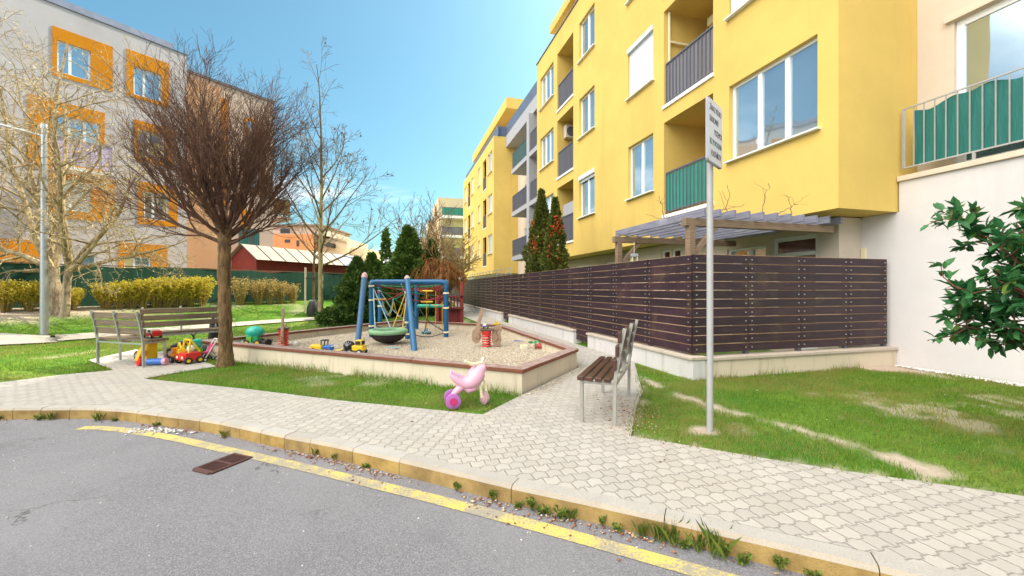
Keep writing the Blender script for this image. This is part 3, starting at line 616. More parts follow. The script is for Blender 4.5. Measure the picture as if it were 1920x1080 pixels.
mb2.v = [tuple(c+Matrix.Rotation(math.atan2(D1.y, D1.x)-R(90), 3, 'Z') @ Vector(v)) for v in mb2.v]; mb2.build('fan_grille', M['darksteel'], ac)
# recessed ground floor with its doors and windows
GO = 7.88; gh = [(10.02,10.42,1.0,2.5),(10.5,10.9,1.0,2.5),(6.04,7.05,.1,2.42),(7.2,8.3,.1,2.3),(12.6,14.4,.9,2.35),(15.5,17.2,.9,2.35)]
mb = MB(fr_r); wall_holes(mb, 5.64, 20.12, -.1, 2.66, GO, gh, .2); mb.poly([(5.64,GO,-.1),(5.64,GO+1,-.1),(5.64,GO+1,2.66),(5.64,GO,2.66)]); mb.box((5.7,GO+.3,-.1),(20.1,GO+7,2.66)); mb.build('ground_floor_wall', M['beige'], yb, fix=False)
for a, b, c, e in gh[:2]: window(yb, fr_r, a, b, c, e, GO+.06, 1, (), glass='brownglass')
window(yb, fr_r, 6.04, 7.05, .1, 2.42, GO+.06, 1, (), sill=False, transom=2.05, glass='brownglass', fw=.09, name='terrace_door')
window(yb, fr_r, 7.2, 8.3, .1, 2.3, GO+.06, 1, (.4,), sill=False, glass='glass', name='terrace_door')
for a, b, c, e in gh[4:]: window(yb, fr_r, a, b, c, e, GO+.06, 1, (.33,.66), transom=1.9)
# ---- beige house closing the right side
bb = thing('apartment_building', 'beige apartment house with a blank lower wall and a teal screened balcony rail', 'apartment building', fr_r(2, 8.47, 0))
TW, UW = 8.467, 8.95
mb = MB(fr_r); mb.box((-26,TW,-.2),(5.05,TW+.5,3.2)); mb.box((5.05,TW,-.2),(5.64,TW+.5,2.676)); mb.build('lower_wall', M['greywall_w'], bb)
mb = MB(fr_r); wall_holes(mb, -26, 5.066, 3.2, 13.0, UW, [(2.6,4.56,3.33,5.78),(2.6,4.56,6.6,8.9),(-3,-.5,3.33,5.78)], .2); mb.box((-26,UW+.3,3.2),(5.06,UW+9,13.0)); mb.poly([(-26,UW,13),(5.06,UW,13),(5.06,UW+.4,13),(-26,UW+.4,13)]); mb.build('upper_wall', M['beige'], bb, fix=False)
mb = MB(fr_r); mb.box((-13,TW-.05,3.202),(5.058,TW+.12,3.29)); mb.box((-13,TW+.12,3.2),(5.06,UW,3.25)); mb.build('ledge', M['conc2'], bb, bev=.008)
mb = MB(fr_r); mb.box((-26,UW-.02,13.0),(5.06,UW+9.2,13.2)); mb.build('roof_slab', M['attic'], bb)
for a, b, c, e, dv in ((2.6,4.56,3.33,5.78,(.36,)),(2.6,4.56,6.6,8.9,(.36,)),(-3,-.5,3.33,5.78,(.5,))): window(bb, fr_r, a, b, c, e, UW+.05, 1, dv, fw=.11, sill=False, name='balcony_door')
mb = MB(fr_r); mb.box((2.5,UW-.07,5.79),(4.66,UW-.003,5.9)); mb.build('lintel', M['conc2'], bb)
mb = MB(fr_r); ra = TW+.03
mb.bar((-6,ra,4.45),(5.02,ra,4.45),.022); mb.bar((-6,ra,3.43),(5.02,ra,3.43),.022)
s = 5.0
for i in range(78): mb.bar((s,ra,3.43),(s,ra,4.45),.013 if i else .03); s -= .142
for s in (4.1, 2.9, 1.7, .5): mb.bar((s,ra,3.28),(s,ra,3.43),.03)
rl = mb.build('railing', M['whitesteel'], bb)
V = []; F = []; nx, nz = 240, 8
for i in range(nx+1):
    s = 4.86-9.8*i/nx
    for k in range(nz+1): z = 3.45+(.93+.035*math.sin(s*5)+.025*math.sin(s*13+1))*k/nz; V.append(tuple(fr_r(s, ra+.035+.008*math.sin(s*22.1+k*.5)+-.012*abs(math.sin(s*22.1))*(1-k/nz*.3), z)))
for i in range(nx):
    for k in range(nz): F.append((i*(nz+1)+k, (i+1)*(nz+1)+k, (i+1)*(nz+1)+k+1, i*(nz+1)+k+1))
npmesh('cloth_screen', V, F, M['cloth'], rl, smooth=True)
mb = MB(fr_r); mb.box((5.56,TW-.05,.4),(5.63,TW-.003,2.1)); mb.build('cable_duct', M['p_cream'], bb)
# ---- set back linking section and the far yellow block
lk = thing('apartment_building', 'narrow pale stairwell house set back with grey balconies between the two yellow blocks', 'apartment building', fr_r(25, 8.94, 0))
mb = MB(fr_r); wh = [(21.2+i*1.5+j*4.4, 22.2+i*1.5+j*4.4, z, z+2.0) for j in range(2) for i in range(2) for z in (3.6,6.7,9.6)]
wall_holes(mb, 20.1, 29.82, -.2, 12.9, 8.94, wh, .15); mb.box((20.13,9.2,-.2),(29.8,16,12.9)); mb.build('wall', M['beige'], lk, fix=False)
for a, b, c, e in wh: window(lk, fr_r, a, b, c, e, 9.0, 1, (.5,), sill=False)
mb = MB(fr_r); mb.box((20.15,8.0,11.9),(29.78,8.93,12.75)); mb.build('roof_band', M['midgrey'], lk)
mb = MB(fr_r); mb.box((20.6,8.05,12.76),(29.7,8.1,13.6)); mb.build('roof_railing', M['attic'], lk)
for k, (z, sc) in enumerate(((3.5,'slat'),(6.55,'slat'),(9.5,'green_screen'))):
    mb = MB(fr_r); mb.box((20.6,7.75,z-.28),(27.4,8.93,z)); bl = mb.build('balcony', M['midgrey'], lk); railing(lk, fr_r, 24.2, 27.3, z+.02, z+1.1, 7.8, 1, 'darksteel', sc); railing(lk, fr_r, 20.7, 23.4, z+.02, z+1.1, 7.8, 1, 'darksteel', 'slat')
mb = MB(fr_r); mb.box((23.5,7.74,-.1),(23.95,8.93,11.9)); mb.build('fin', M['midgrey'], lk)
fb = thing('apartment_building', 'farther yellow apartment block with a penthouse floor beyond the pale stairwell', 'apartment building', fr_r(36, YO, 0))
fz = ((4.0,5.5),(7.1,8.6),(10.25,11.85)); wl = [(a,b,c,e) for c, e in fz for a, b in ((30.35,31.9),(34.9,35.9),(38.1,39.3),(41.9,43.4))]; ll = [(a,b,c-.85,e) for c, e in fz for a, b in ((32.45,33.8),(39.8,41.2))]
mb = MB(fr_r); wall_holes(mb, 29.8, 44.1, 2.45, 12.7, YO, wl+ll, .15); mb.box((29.81,YO+1.2,2.46),(44,YO+9,12.6)); mb.poly([(29.8,YO,2.45),(29.8,YO+9,2.45),(29.8,YO+9,12.7),(29.8,YO,12.7)]); mb.poly([(44.1,YO,2.45),(44.1,YO+9,2.45),(44.1,YO+9,12.7),(44.1,YO,12.7)]); mb.poly([(29.8,YO,2.45),(44.1,YO,2.45),(44.1,YO+9,2.45),(29.8,YO+9,2.45)]); mb.poly([(29.8,YO,12.7),(44.1,YO,12.7),(44.1,YO+9,12.7),(29.8,YO+9,12.7)]); mb.build('wall', M['yellow'], fb, fix=False)
mb = MB(fr_r); mb.box((30.4,YO+1,-.2),(43.5,YO+8,2.44)); mb.build('ground_floor_wall', M['beige'], fb)
for a, b, c, e in wl: window(fb, fr_r, a, b, c, e, YO+.08, 1, (.5,))
for a, b, c, e in ll:
    mb = MB(fr_r); mb.box((a,YO+.9,c),(b,YO+1,e)); lg = mb.build('balcony', M['yellow'], fb); railing(fb, fr_r, a+.02, b-.02, c, c+1.05, YO+.05, 1, 'darksteel', 'slat', .2)
    mb = MB(fr_r); mb.box((a-.02,YO-.03,c-.08),(b+.02,YO+.13,c-.003)); mb.build('slab_edge', M['white'], lg)
mb = MB(fr_r); mb.box((29.7,YO+.3,12.72),(44.2,YO+.36,13.5)); mb.box((29.9,YO+.36,12.72),(29.95,YO+1.9,13.5)); mb.build('roof_railing', M['attic'], fb)
mb = MB(fr_r); mb.box((31.2,YO+1.9,12.71),(43.5,YO+9,14.95)); pw = mb.build('penthouse', M['beige'], fb)
mb = MB(fr_r); mb.box((29.9,YO+1.0,14.952),(44.0,YO+9.3,15.75)); mb.build('roof_slab', M['yellow'], pw)
mb = MB(fr_r); mb.box((33,YO+1.86,12.75),(41,YO+1.896,14.7)); mb.build('window', M['glass'], pw)
# ---- stepped cream house at the far end
cb = thing('apartment_building', 'distant stepped cream apartment block with grey balconies behind the bare trees', 'apartment building', fr_r(62, 2, 0))
mb = MB(fr_r)
for a, z in ((56,13.6),(57.5,13.0),(60,11.0),(64,9.0),(68,6.5)): mb.box((a,{56:5.6,57.5:5.3,60:4.6,64:3.8,68:2.4}[a],-1),(a+4.01,14,z))
mb.build('wall', M['farbeige'], cb)
for k, z in enumerate((2.8,5.6,8.4,11.0)):
    mb = MB(fr_r); mb.box((54.9,5.9,z-.3),(55.99,9,z)); mb.build('balcony', M['white'], cb); railing(cb, lambda a, b, c: fr_r(b, a, c), 6.0, 8.9, z+.02, z+1.1, 54.95, 1, 'darksteel', 'slat' if k != 3 else 'green_screen', .4)
for z in (3.2,6.0,8.8):
    for a in (6.1,7.7): mb = MB(fr_r); mb.box((55.96,a,z),(55.994,a+1.1,z+1.5)); mb.build('window', M['glass'], cb)
# ---- grey house on the left with orange panels
LC = -22.37
gb = thing('apartment_building', 'pale grey apartment house with orange framed windows behind the green fence', 'apartment building', fr_l(3, LC, .6))
rows = [(1.7,3.15),(4.25,5.4),(6.8,7.95),(9.33,10.5)]
LW = []                           # windows t0,t1,z0,z1
for z0, z1 in ((4.25,5.4),(9.33,10.5)): LW += [(3.16,4.04,z0,z1),(5.29 if z0 > 9 else 5.62, 6.2 if z0 > 9 else 6.44, z0, z1)]
LW += [(3.05,4.3,6.0,7.75),(5.45,6.3,6.85,7.95),(5.0,5.85,1.45,2.65),(3.3,4.2,1.45,2.65)]
for t_ in (-3.2,-.3): LW += [(t_,t_+1,z,z+1.15) for z in (1.5,4.25,6.8,9.33)]
mb = MB(fr_l); wall_holes(mb, -8, 7.09, -.2, 11.77, LC, LW, -.14); mb.box((-8,LC-.3,-.2),(7.08,LC-8,11.76)); mb.poly([(7.09,LC,-.2),(7.09,LC-8,-.2),(7.09,LC-8,11.77),(7.09,LC,11.77)]); mb.poly([(-8,LC,11.77),(7.09,LC,11.77),(7.09,LC-.4,11.77),(-8,LC-.4,11.77)]); mb.build('wall', M['greywall'], gb, fix=False)
def panel(t0, t1, z0, z1):
    mb = MB(fr_l); hs = [w for w in LW if t0 < w[0] and w[1] < t1 and z0 < w[2] and w[3] < z1]
    wall_holes(mb, t0, t1, z0, z1, LC+.025, hs, -.03); q = [(t0,z0),(t1,z0),(t1,z1),(t0,z1),(t0,z0)]
    for a, b in zip(q[:-1], q[1:]): mb.poly([(a[0],LC+.025,a[1]),(b[0],LC+.025,b[1]),(b[0],LC-.01,b[1]),(a[0],LC-.01,a[1])])
    mb.build('orange_panel', M['orange'], gb, fix=False)
for a in ((3.04,4.66,9.16,10.96),(5.07,6.45,9.18,11.1),(2.46,4.43,5.68,8.24),(5.3,6.62,6.6,8.3),(5.42,6.76,4.02,5.78),(2.9,4.72,3.95,5.66),(4.83,6.4,1.2,3.19),(-.6,3.0,2.05,3.05),(-3.5,-2,6.5,8.3),(-.6,.9,9.1,11)): panel(*a)
for w in LW: window(gb, fr_l, *w, LC-.07, -1, (.38,) if w[2] != 6.0 else (.34,.67), sill=False, fw=.05)
mb = MB(fr_l); mb.box((3.0,LC+.03,5.62),(4.5,LC+.9,5.74)); bl = mb.build('balcony', M['white'], gb); railing(gb, fr_l, 3.02, 4.48, 5.75, 6.75, LC+.87, -1, 'whitesteel', 'lilac', .3)
mb = MB(fr_l); mb.box((-8,LC-.35,11.78),(6.75,LC-.40,12.22)); rr = mb.build('roof_parapet', M['parap'], gb); mb = MB(fr_l); mb.box((-8,LC+.03,11.772),(7.12,LC-.3,11.80)); mb.build('roof_edge', M['darksteel'], gb)
L2 = -24.37
mb = MB(fr_l); mb.box((7.05,L2,-.2),(11.77,L2-8,11.88)); mb.build('side_wall', M['sandwall'], gb)
mb = MB(fr_l); mb.box((7.12,L2+.9,.5),(8.84,L2+.005,11.3)); mb.build('stair_panel', M['peach'], gb)
mb = MB(fr_l); mb.box((8.9,L2+.04,3.1),(9.5,L2+.004,11.2)); mb.box((10.1,L2+.04,4.4),(10.6,L2+.004,5.6)); mb.build('orange_panel', M['orange'], gb)
mb = MB(fr_l); mb.box((7.05,L2+.06,11.89),(11.85,L2-8,12.02)); mb.build('roof_edge', M['darksteel'], gb)
mb = MB(fr_l); mb.box((9.55,L2+1.1,3.0),(10.6,L2+.004,3.16)); mb.build('balcony', M['redwood'], gb); railing(gb, fr_l, 9.57, 10.55, 3.18, 4.45, L2+1.07, -1, 'darksteel', 'green_screen', .11)
mb = MB(fr_l); mb.box((11.78,L2-.1,5.3),(12.8,L2-2.2,5.55)); mb.build('balcony', M['sandwall'], gb); railing(gb, fr_l, 11.8, 12.78, 5.56, 6.5, L2-.13, -1, 'stemmat', 'orange', .1)
for t_, z in ((10.4,9.2),(10.4,6.6)):
    mb = MB(fr_l); mb.box((t_-.1,L2+.03,z-.1),(t_+.9,L2+.004,z+1.4)); mb.build('orange_panel', M['orange'], gb); mb = MB(fr_l); mb.box((t_,L2+.05,z),(t_+.6,L2+.032,z+1.2)); mb.build('window', M['glass'], gb)
# ---- terracotta house far behind, red barn, red play shed
def fr_x(Y): return lambda x, o, z: Vector(((x-960)/770*Y, Y+o, z))
def zz(y, Y): return H+(541-y)/770*Y
tb = thing('apartment_building', 'distant terracotta apartment house with chimneys rising above the tin barn roof', 'apartment building', (-23, 44, 0))
f4 = fr_x(44)
mb = MB(f4); mb.box((470,0,-1),(588,8,zz(440,44))); mb.build('wall', M['terracotta'], tb)
mb = MB(f4); mb.box((470,.6,zz(440,44)),(600,8,zz(424,44))); mb.build('upper_storey', M['sandwall'], tb)
mb = MB(f4); mb.box((588,1.5,-1),(640,8,zz(445,44))); mb.box((640,2.5,-1),(668,9,zz(462,44))); mb.build('side_wall', M['farbeige'], tb)
mb = MB(f4); mb.box((490,.2,zz(424,44)+.01),(604,8.3,zz(421,44))); mb.poly([(588,1.2,zz(440,44)),(640,1.2,zz(452,44)),(640,9,zz(452,44)),(588,9,zz(430,44))]); mb.build('roof', M['darkbrown'], tb)
for x0, x1, y in ((544,556,412),(560,566,416)): mb = MB(f4); mb.box((x0,1.5,zz(426,44)),(x1,3,zz(y,44))); mb.build('chimney', M['midgrey'], tb)
for x0, x1, y0, y1 in ((520,538,428,437),(534,544,450,456),(556,561,452,463),(600,606,452,460),(612,618,456,464)): mb = MB(f4); mb.box((x0,.57 if y0 < 440 else -.03,zz(y1,44)),(x1,.62 if y0 < 440 else 1.52,zz(y0,44))); mb.build('window', M['dark'], tb)
bn = thing('barn', 'long dark red barn with a pale seamed tin roof behind the green fence', 'barn', (-12.2, 20, .7))
br, bt = Vector((-12.2, 19.6, 0)), Vector((-9.5, 26.7, 0)); bd = (bt-br).normalized(); bq = Vector((bd.y, -bd.x, 0)); BL = (bt-br).length
def fr_b(a, b, z): return br+bd*a+bq*b+Vector((0,0,z))
mb = MB(fr_b); mb.box((0,-1.7,.3),(BL,0,2.82)); mb.poly([(0,0,2.82),(0,-1.7,2.82),(0,-.85,3.42)]); mb.poly([(BL,0,2.82),(BL,-1.7,2.82),(BL,-.85,3.42)]); mb.build('wall', M['redwood'], bn, fix=False)
mb = MB(fr_b)
for q in ((.22,2.70,-.85,3.48),(-1.92,2.70,-.85,3.48)): mb.poly([(-.2,q[0],q[1]),(BL*.72,q[0],q[1]),(BL*.72,q[2],q[3]),(-.2,q[2],q[3])])
rf = mb.build('roof', M['tin'], bn, fix=False)
mb = MB(fr_b); mb.poly([(BL*.72,.22,2.705),(BL+.3,.22,2.705),(BL+.3,-.85,3.45),(BL*.72,-.85,3.45)]); mb.build('roof_end', M['greytin'], bn, fix=False)
mb = MB(fr_b)
for i in range(8): a = -.18+i*(BL*.72+.18)/7; mb.bar((a,.225,2.715),(a,-.85,3.495),.035)
mb.build('seam', M['seam'], rf)
sh = thing('timber_shelter', 'red timber shelter with a low flat roof beside the barn gable', 'shelter', (-16.5, 22.3, .8))
mb = MB(); 
for x, y in ((-18.0,21.6),(-17.0,22.4),(-15.3,23.6)): mb = MB(); mb.bar((x,y,.6),(x,y,3.1),.12); mb.build('post', M['redwood'], sh)
mb = MB(); mb.bar((-18.2,21.4,3.15),(-15.1,23.8,3.15),.9,.16); mb.build('roof', M['redwood'], sh)
for x, y in ((-17.6,21.2),(-17.0,21.7),(-15.0,22.9)): mb = MB(); mb.tube([(x,y,.7),(x-.02,y,2.4),(x-.12,y,2.85),(x-.3,y,3.0)], .045, 8); mb.build('arched_tube', M['white'], sh, smooth=True)
# ================================================================== FENCES, WALLS
def plank_fence(label, P, joints, z0, z1, nb, fr, deep=None):
    t = thing('plank_fence', label, 'fence', P)
    for a, b in zip(joints[:-1], joints[1:]):
        mb = MB(fr); lo = deep.get(round((a+b)/2, 1), z0) if deep else z0; pitch = (z1-z0)/nb; z = z1
        while z-pitch > lo-.05:
            dj = rng.uniform(-.004, .004); w_ = rng.uniform(-.002, .002)
            n0 = len(mb.v); zb_ = z-pitch+.0055+w_*.6; q = [(dj,zb_+.003),(dj+.005,zb_),(dj+.026,zb_),(dj+.026,z),(dj+.006,z),(dj,z-.0042)]
            for s_ in (a+.002, b-.002): mb.v += [tuple(fr(s_, o_, z_)) for o_, z_ in q]
            mb.f += [[n0+k for k in range(6)], [n0+6+k for k in range(6)]]+[[n0+k, n0+(k+1) % 6, n0+6+(k+1) % 6, n0+6+k] for k in range(6)]; z -= pitch
        p = mb.build('board_panel', M['fence'], t)
        if b-a < 2: 
            mb = MB(fr); z = z1-pitch/2
            while z > z0:
                for s in (a+.06, b-.06):
                    for dz in (-.028, .028) if False else (0,): mb.box((s-.009,-.012,z+dz-.009),(s+.009,.0,z+dz+.009))
                z -= pitch
            mb.build('bolts', M['steel'], p)
    for a in joints[1:]: mb = MB(fr); mb.box((a-.035,.03,z0-.1),(a+.035,.09,z1-.03)); mb.build('post', M['darksteel'], t)
    return t
FO, FS = 4.271, 5.18
jl = [5.185]; 
while jl[-1] < 34: jl.append(jl[-1]+1.112)
plank_fence('long run of dark purple brown boards receding along the path and the sandpit', fr_r(18, FO, 0), jl, .36, 1.85, 11, lambda s, o, z: fr_r(s, FO+o, z), {round((jl[3]+jl[4])/2, 1): .02, round((jl[9]+jl[10])/2, 1): .02})
js = [4.285, 5.32, 6.39, 7.43, 8.36]
plank_fence('short end of dark boards turning the corner towards the beige wall', fr_r(FS, 6.3, 0), js, .36, 1.86, 11, lambda a, o, z: fr_r(FS+o-.012, a, z))
lw = thing('garden_wall', 'low whitish concrete wall with coping below the dark boards, broken by a gate gap', 'wall', fr_r(10, 4.2, 0))
mb = MB(fr_r); mc = MB(fr_r); segs = [(6.55-1.48,8.50),(9.26,15.25),(16.35,22.2),(23.0,27.6),(28.4,40)]
for a, b in segs: mb.box((a,4.2,-.2),(b,4.42,.285)); mc.box((a-.02,4.165,.287),(b+.02,4.44,.335))
mb.build('wall', M['wallconc'], lw, bev=.006); mc.build('coping', M['capconc'], lw, bev=.008)
l2 = thing('garden_wall', 'low cream concrete footing with coping under the short fence end beside the lawn', 'wall', fr_r(5.1, 6.3, 0))
mb = MB(fr_r); mb.box((5.09,4.425,-.2),(5.30,8.463,.262)); mb.build('wall', M['conc'], l2, bev=.006)
mb = MB(fr_r); mb.box((5.055,4.445,.264),(5.32,8.46,.315)); mb.build('coping', M['capconc'], l2, bev=.008)
# green windbreak fence along the lawn
gf = thing('mesh_fence', 'dark green windbreak mesh fence stretched between posts behind the yellow green bushes', 'fence', fr_l(4, -18.4, .8))
V = []; F = []; n = 160
for i in range(n+1):
    t_ = -12+30*i/n
    for k in range(6):
        top = 2.06+.03*math.sin(t_*1.3)+.02*math.sin(t_*4.1); z = .55+(top-.55)*k/5; V.append(tuple(fr_l(t_, -18.4+.03*math.sin(t_*2.51+.3)*math.sin(k*.5), z)))
for i in range(n):
    for k in range(5): F.append((i*6+k, (i+1)*6+k, (i+1)*6+k+1, i*6+k+1))
npmesh('mesh_panel', V, F, M['net'], gf, smooth=True)
for i in range(13):
    mb = MB(fr_l); t_ = -12+2.5*i; mb.tube([(t_,-18.45,.5),(t_,-18.45,2.12)], .03, 8); mb.build('post', M['p_green_d'], gf)
mb = MB(fr_l); mb.bar((-12,-18.42,2.075),(18,-18.42,2.075),.035); mb.build('top_wire', M['slatwood'], gf)
# glass and wire garden railing beyond the fence
gr = thing('garden_railing', 'thin pale wire railing standing above the far part of the dark fence', 'railing', fr_r(24, 5, 1))
mb = MB(fr_r)
for i in range(13): s = 18.5+i*.9; mb.bar((s,5.2,.2),(s,5.2,2.32),.035)
for z in (2.3, 2.05, 1.8): mb.bar((18.5,5.2,z),(29.3,5.2,z),.025)
mb.build('rails', M['whitesteel'], gr)
# pergola
pg = thing('pergola', 'brown timber pergola with grey weathered rafters behind the corner of the dark fence', 'pergola', fr_r(6.5, 5.5, 0))
for s, zt in ((5.52, 2.46), (7.7, 2.43)):
    mb = MB(fr_r); mb.box((s-.05,4.40,zt-.125),(s+.05,7.52,zt)); mb.build('beam', M['pergola'], pg, bev=.006)
    mb = MB(fr_r); mb.box((s-.055,4.47,-.1),(s+.055,4.58,zt-.127)); mb.build('post', M['pergola'], pg, bev=.006)
    mb = MB(fr_r); mb.bar((s,4.56,zt-.60),(s,5.0,zt-.13),.075,.075); mb.build('brace', M['pergola'], pg, bev=.004)
for i in range(11):
    o = 4.62+i*.285; mb = MB(fr_r); mb.box((5.30,o-.022,2.463+rng.uniform(0,.012)),(7.95+rng.uniform(-.05,.1),o+.022,2.59)); mb.build('rafter', M['rafter'], pg, bev=.003)
cr = thing('ceramic_lantern', 'small cream lantern hanging from the farther pergola beam', 'lantern', fr_r(7.75, 5.0, 2))
q = fr_r(7.6, 4.83, 1.93)
mb = MB(); mb.box((q.x-.07,q.y-.07,q.z+.07),(q.x+.07,q.y+.07,q.z+.14)); mb.build('lid', M['midgrey'], cr, bev=.01)
mb = MB()
for a, b in ((-.05,-.05),(.05,-.05),(-.05,.05),(.05,.05)): mb.bar((q.x+a,q.y+b,q.z-.1),(q.x+a,q.y+b,q.z+.07),.018)
mb.box((q.x-.06,q.y-.06,q.z-.12),(q.x+.06,q.y+.06,q.z-.1)); mb.tube([(q.x,q.y,q.z+.14),(q.x,q.y,2.31)], .006, 5); mb.build('frame', M['p_cream'], cr)
# vine on the pergola
def wob(p, q, n, j, r0, r1):
    P = []; p, q = Vector(p), Vector(q)
    for i in range(n+1): t = i/n; P.append(p.lerp(q, t)+Vector((rng.gauss(0,j),rng.gauss(0,j),rng.gauss(0,j)))*(0 if i in (0,) else 1))
    return P, [r0+(r1-r0)*i/n for i in range(n+1)]
vi = thing('climbing_vine', 'bare climbing vine twining along the pergola post and beams', 'vine', fr_r(5.6, 4.7, 0))
mb = MB()
for a, b in (((5.62,4.62,.0),(5.62,4.66,2.5)),((5.6,4.66,2.3),(6.8,4.6,2.75)),((7.7,4.5,2.48),(7.75,6.6,2.35)),((5.6,4.7,2.5),(5.5,5.6,2.75)),((5.5,5.2,2.5),(5.4,5.15,3.0)),((5.5,5.9,2.55),(5.42,6.0,3.1)),((5.5,6.6,2.5),(5.5,6.5,2.95)),((6.4,4.7,2.6),(6.3,4.5,3.0)),((5.45,6.2,2.6),(5.5,6.7,2.8))):
    P, r = wob(fr_r(*a), fr_r(*b), 9, .014, .007, .003); mb.tube(P, r, 5)
    for k in range(3): i = rng.randint(3, 8); P2, r2 = wob(P[i], P[i]+Vector((rng.uniform(-.2,.2),rng.uniform(-.15,.15),rng.uniform(-.05,.3))), 5, .008, .003, .0018); mb.tube(P2, r2, 4)
mb.build('stems', M['stem'], vi, smooth=True)
# ================================================================== SIGN AND LAMP
sg = thing('no_entry_sign', 'white rectangular notice board on a tall grey pole at the lawn edge', 'sign', (1.875, 3.89, 0))
mb = MB(); mb.tube([(1.875,3.89,-.1),(1.875,3.89,3.08)], .029, 16); mb.build('pole', M['whitesteel'], sg, smooth=True)
sx_, sn_ = Vector((.69,.724,0)).normalized(), Vector((.724,-.69,0)).normalized(); sc_ = Vector((1.875,3.87,2.785))+sn_*.036-sx_*.02
SM = Matrix((( sx_.x, 0, sn_.x, sc_.x), (sx_.y, 0, sn_.y, sc_.y), (0, 1, 0, sc_.z), (0,0,0,1)))
def rrect(w, h, r, k=5):
    o = []
    for cx, cy, a0 in ((w/2-r,h/2-r,0),(-w/2+r,h/2-r,90),(-w/2+r,-h/2+r,180),(w/2-r,-h/2+r,270)):
        for i in range(k+1): a = R(a0+90*i/k); o.append((cx+r*math.cos(a), cy+r*math.sin(a)))
    return o
mb = MB(); mb.prism(rrect(.40,.585,.035), .020, SM @ Matrix.Translation((0,0,-.012))); bd_ = mb.build('board', M['rimgrey'], sg)
mb = MB(); mb.prism(rrect(.382,.567,.03), .004, SM @ Matrix.Translation((0,0,.0085))); mb.build('sign_face', M['signwhite'], bd_)
for i, (tx, x, s) in enumerate((("ZÁKAZ VSTUPU",-.005,.066),("SÚKROMNÝ",-.045,.066),("POZEMOK",.07,.066),("BEZ POVOLENIA",0,.064),("VLASTNÍKOV",.01,.068))):
    cu = bpy.data.curves.new('lettering', 'FONT'); cu.body = tx; cu.size = s; cu.align_x = 'CENTER'; cu.align_y = 'CENTER'; cu.extrude = .0006; cu.space_character = .92
    tmp = bpy.data.objects.new('lettering', cu); COL.objects.link(tmp); bpy.context.view_layer.update(); me = bpy.data.meshes.new_from_object(tmp.evaluated_get(bpy.context.evaluated_depsgraph_get())); bpy.data.objects.remove(tmp)
    me.materials.clear(); me.materials.append(M['letter'] if i != 3 else M['letter_g']); me_o = bpy.data.objects.new('lettering', me); COL.objects.link(me_o)
    me_o.parent = bd_; me_o.matrix_local = Matrix.Translation(-Vector(sg.location)) @ SM @ Matrix.Translation((x, .205-i*.102, .0135)) @ Matrix.Diagonal((.74, 1.15, 1, 1))
mb = MB(); 
for z in (2.62, 2.95): mb.prism(rrect(.10,.03,.01), .05, SM @ Matrix.Translation((-.0,z-2.785,-.062)))
mb.build('clamp', M['steel'], sg)
lp = thing('street_lamp', 'slim grey street lamp with a side arm in front of the blossoming pale tree', 'street lamp', (-12.19, 10.7, .13))
lx, ly = -12.19, 10.7
mb = MB(); mb.tube([(lx,ly,-.1),(lx,ly,2.2),(lx,ly,5.55)], [.085,.075,.058], 14); mb.build('pole', M['steel'], lp, smooth=True)
mb = MB(); mb.tube([(lx,ly,5.3),(lx-.6,ly-.25,5.45),(lx-1.9,ly-.8,5.72)], .032, 8); mb.build('arm', M['steel'], lp, smooth=True)
mb = MB(); mb.tube([(lx,ly,5.5),(lx,ly,5.62)], [.075,.06], 12); mb.build('cap', M['steel'], lp)
mb = MB(); mb.prism(rrect(.5,.2,.08), .09, Matrix.Translation((lx-2.1,ly-.88,5.68)) @ Matrix.Rotation(R(22), 4, 'Z')); mb.build('lamp_head', M['steel'], lp, bev=.02)
# ================================================================== BENCHES
def make_bench(steel, seat, back, nseat=4, first='bench'):
    t = thing(first, 'bench', 'bench', (0,0,0), 'slatted park benches around the sandpit'); L = 1.27
    xs_ = (-L/2+.02, 0, L/2-.02)
    for x in (xs_[0], xs_[2]):
        mb = MB(); mb.bar((x,.175,-.02),(x,.175,.42),.034); mb.build('leg', M[steel], t, bev=.003)
    for k, x in enumerate(xs_):
        mb = MB(); z0 = -.02 if k != 1 else .40
        P = [(x,-.15,z0),(x,-.155,.42),(x,-.195,.70),(x,-.25,.955)]
        if k == 1: P = P[1:]
        for a, b in zip(P[:-1], P[1:]): mb.bar(a, b, .03, .036, (0,1,0))
        mb.build('back_post', M[steel], t, bev=.002)
    mb = MB()
    for x in xs_: mb.bar((x,-.15,.405),(x,.19,.405),.026)
    mb.bar((xs_[0],-.152,.39),(xs_[2],-.152,.39),.026); mb.bar((xs_[0],.17,.39),(xs_[2],.17,.39),.026); mb.build('seat_frame', M[steel], t, bev=.002)
    for i in range(nseat):
        y = -.085+i*.088; mb = MB(); mb.box((-L/2-.03,y-.034,.424),(L/2+.03,y+.034,.465)); mb.build('seat_slat', M[seat], t, bev=.006)
    for i in range(3):
        f_ = .60+i*.135; y = -.155-(f_-.42)*.175; mb = MB(); mb.bar((-L/2-.03,y+.03,f_),(L/2+.03,y+.03,f_),.036,.105); mb.build('back_slat', M[back], t, bev=.006)
    return t
b1 = make_bench('benchsteel', 'brownslat', 'brownslat'); put(b1, (1.10, 4.66, 0), math.atan2(-.377, -.926)-R(90)+R(0), 1, 'dark brown slatted bench with pale metal legs standing on the pavers beside the sign')
b1.rotation_euler = (0, 0, math.atan2(.377, -.926)-R(90))
b2 = make_bench('steel', 'slatwood', 'slatwood'); put(b2, (-6.81, 7.33, 0), math.atan2(.949, .316)-R(90), 1, 'weathered bench seen from behind with plastic toys heaped under its seat')
b3 = copy_tree(b2); put(b3, (-6.98, 8.72, 0), math.atan2(-.64, .77)-R(90), 1, 'weathered bench facing the toy pile behind the brown tree trunk')
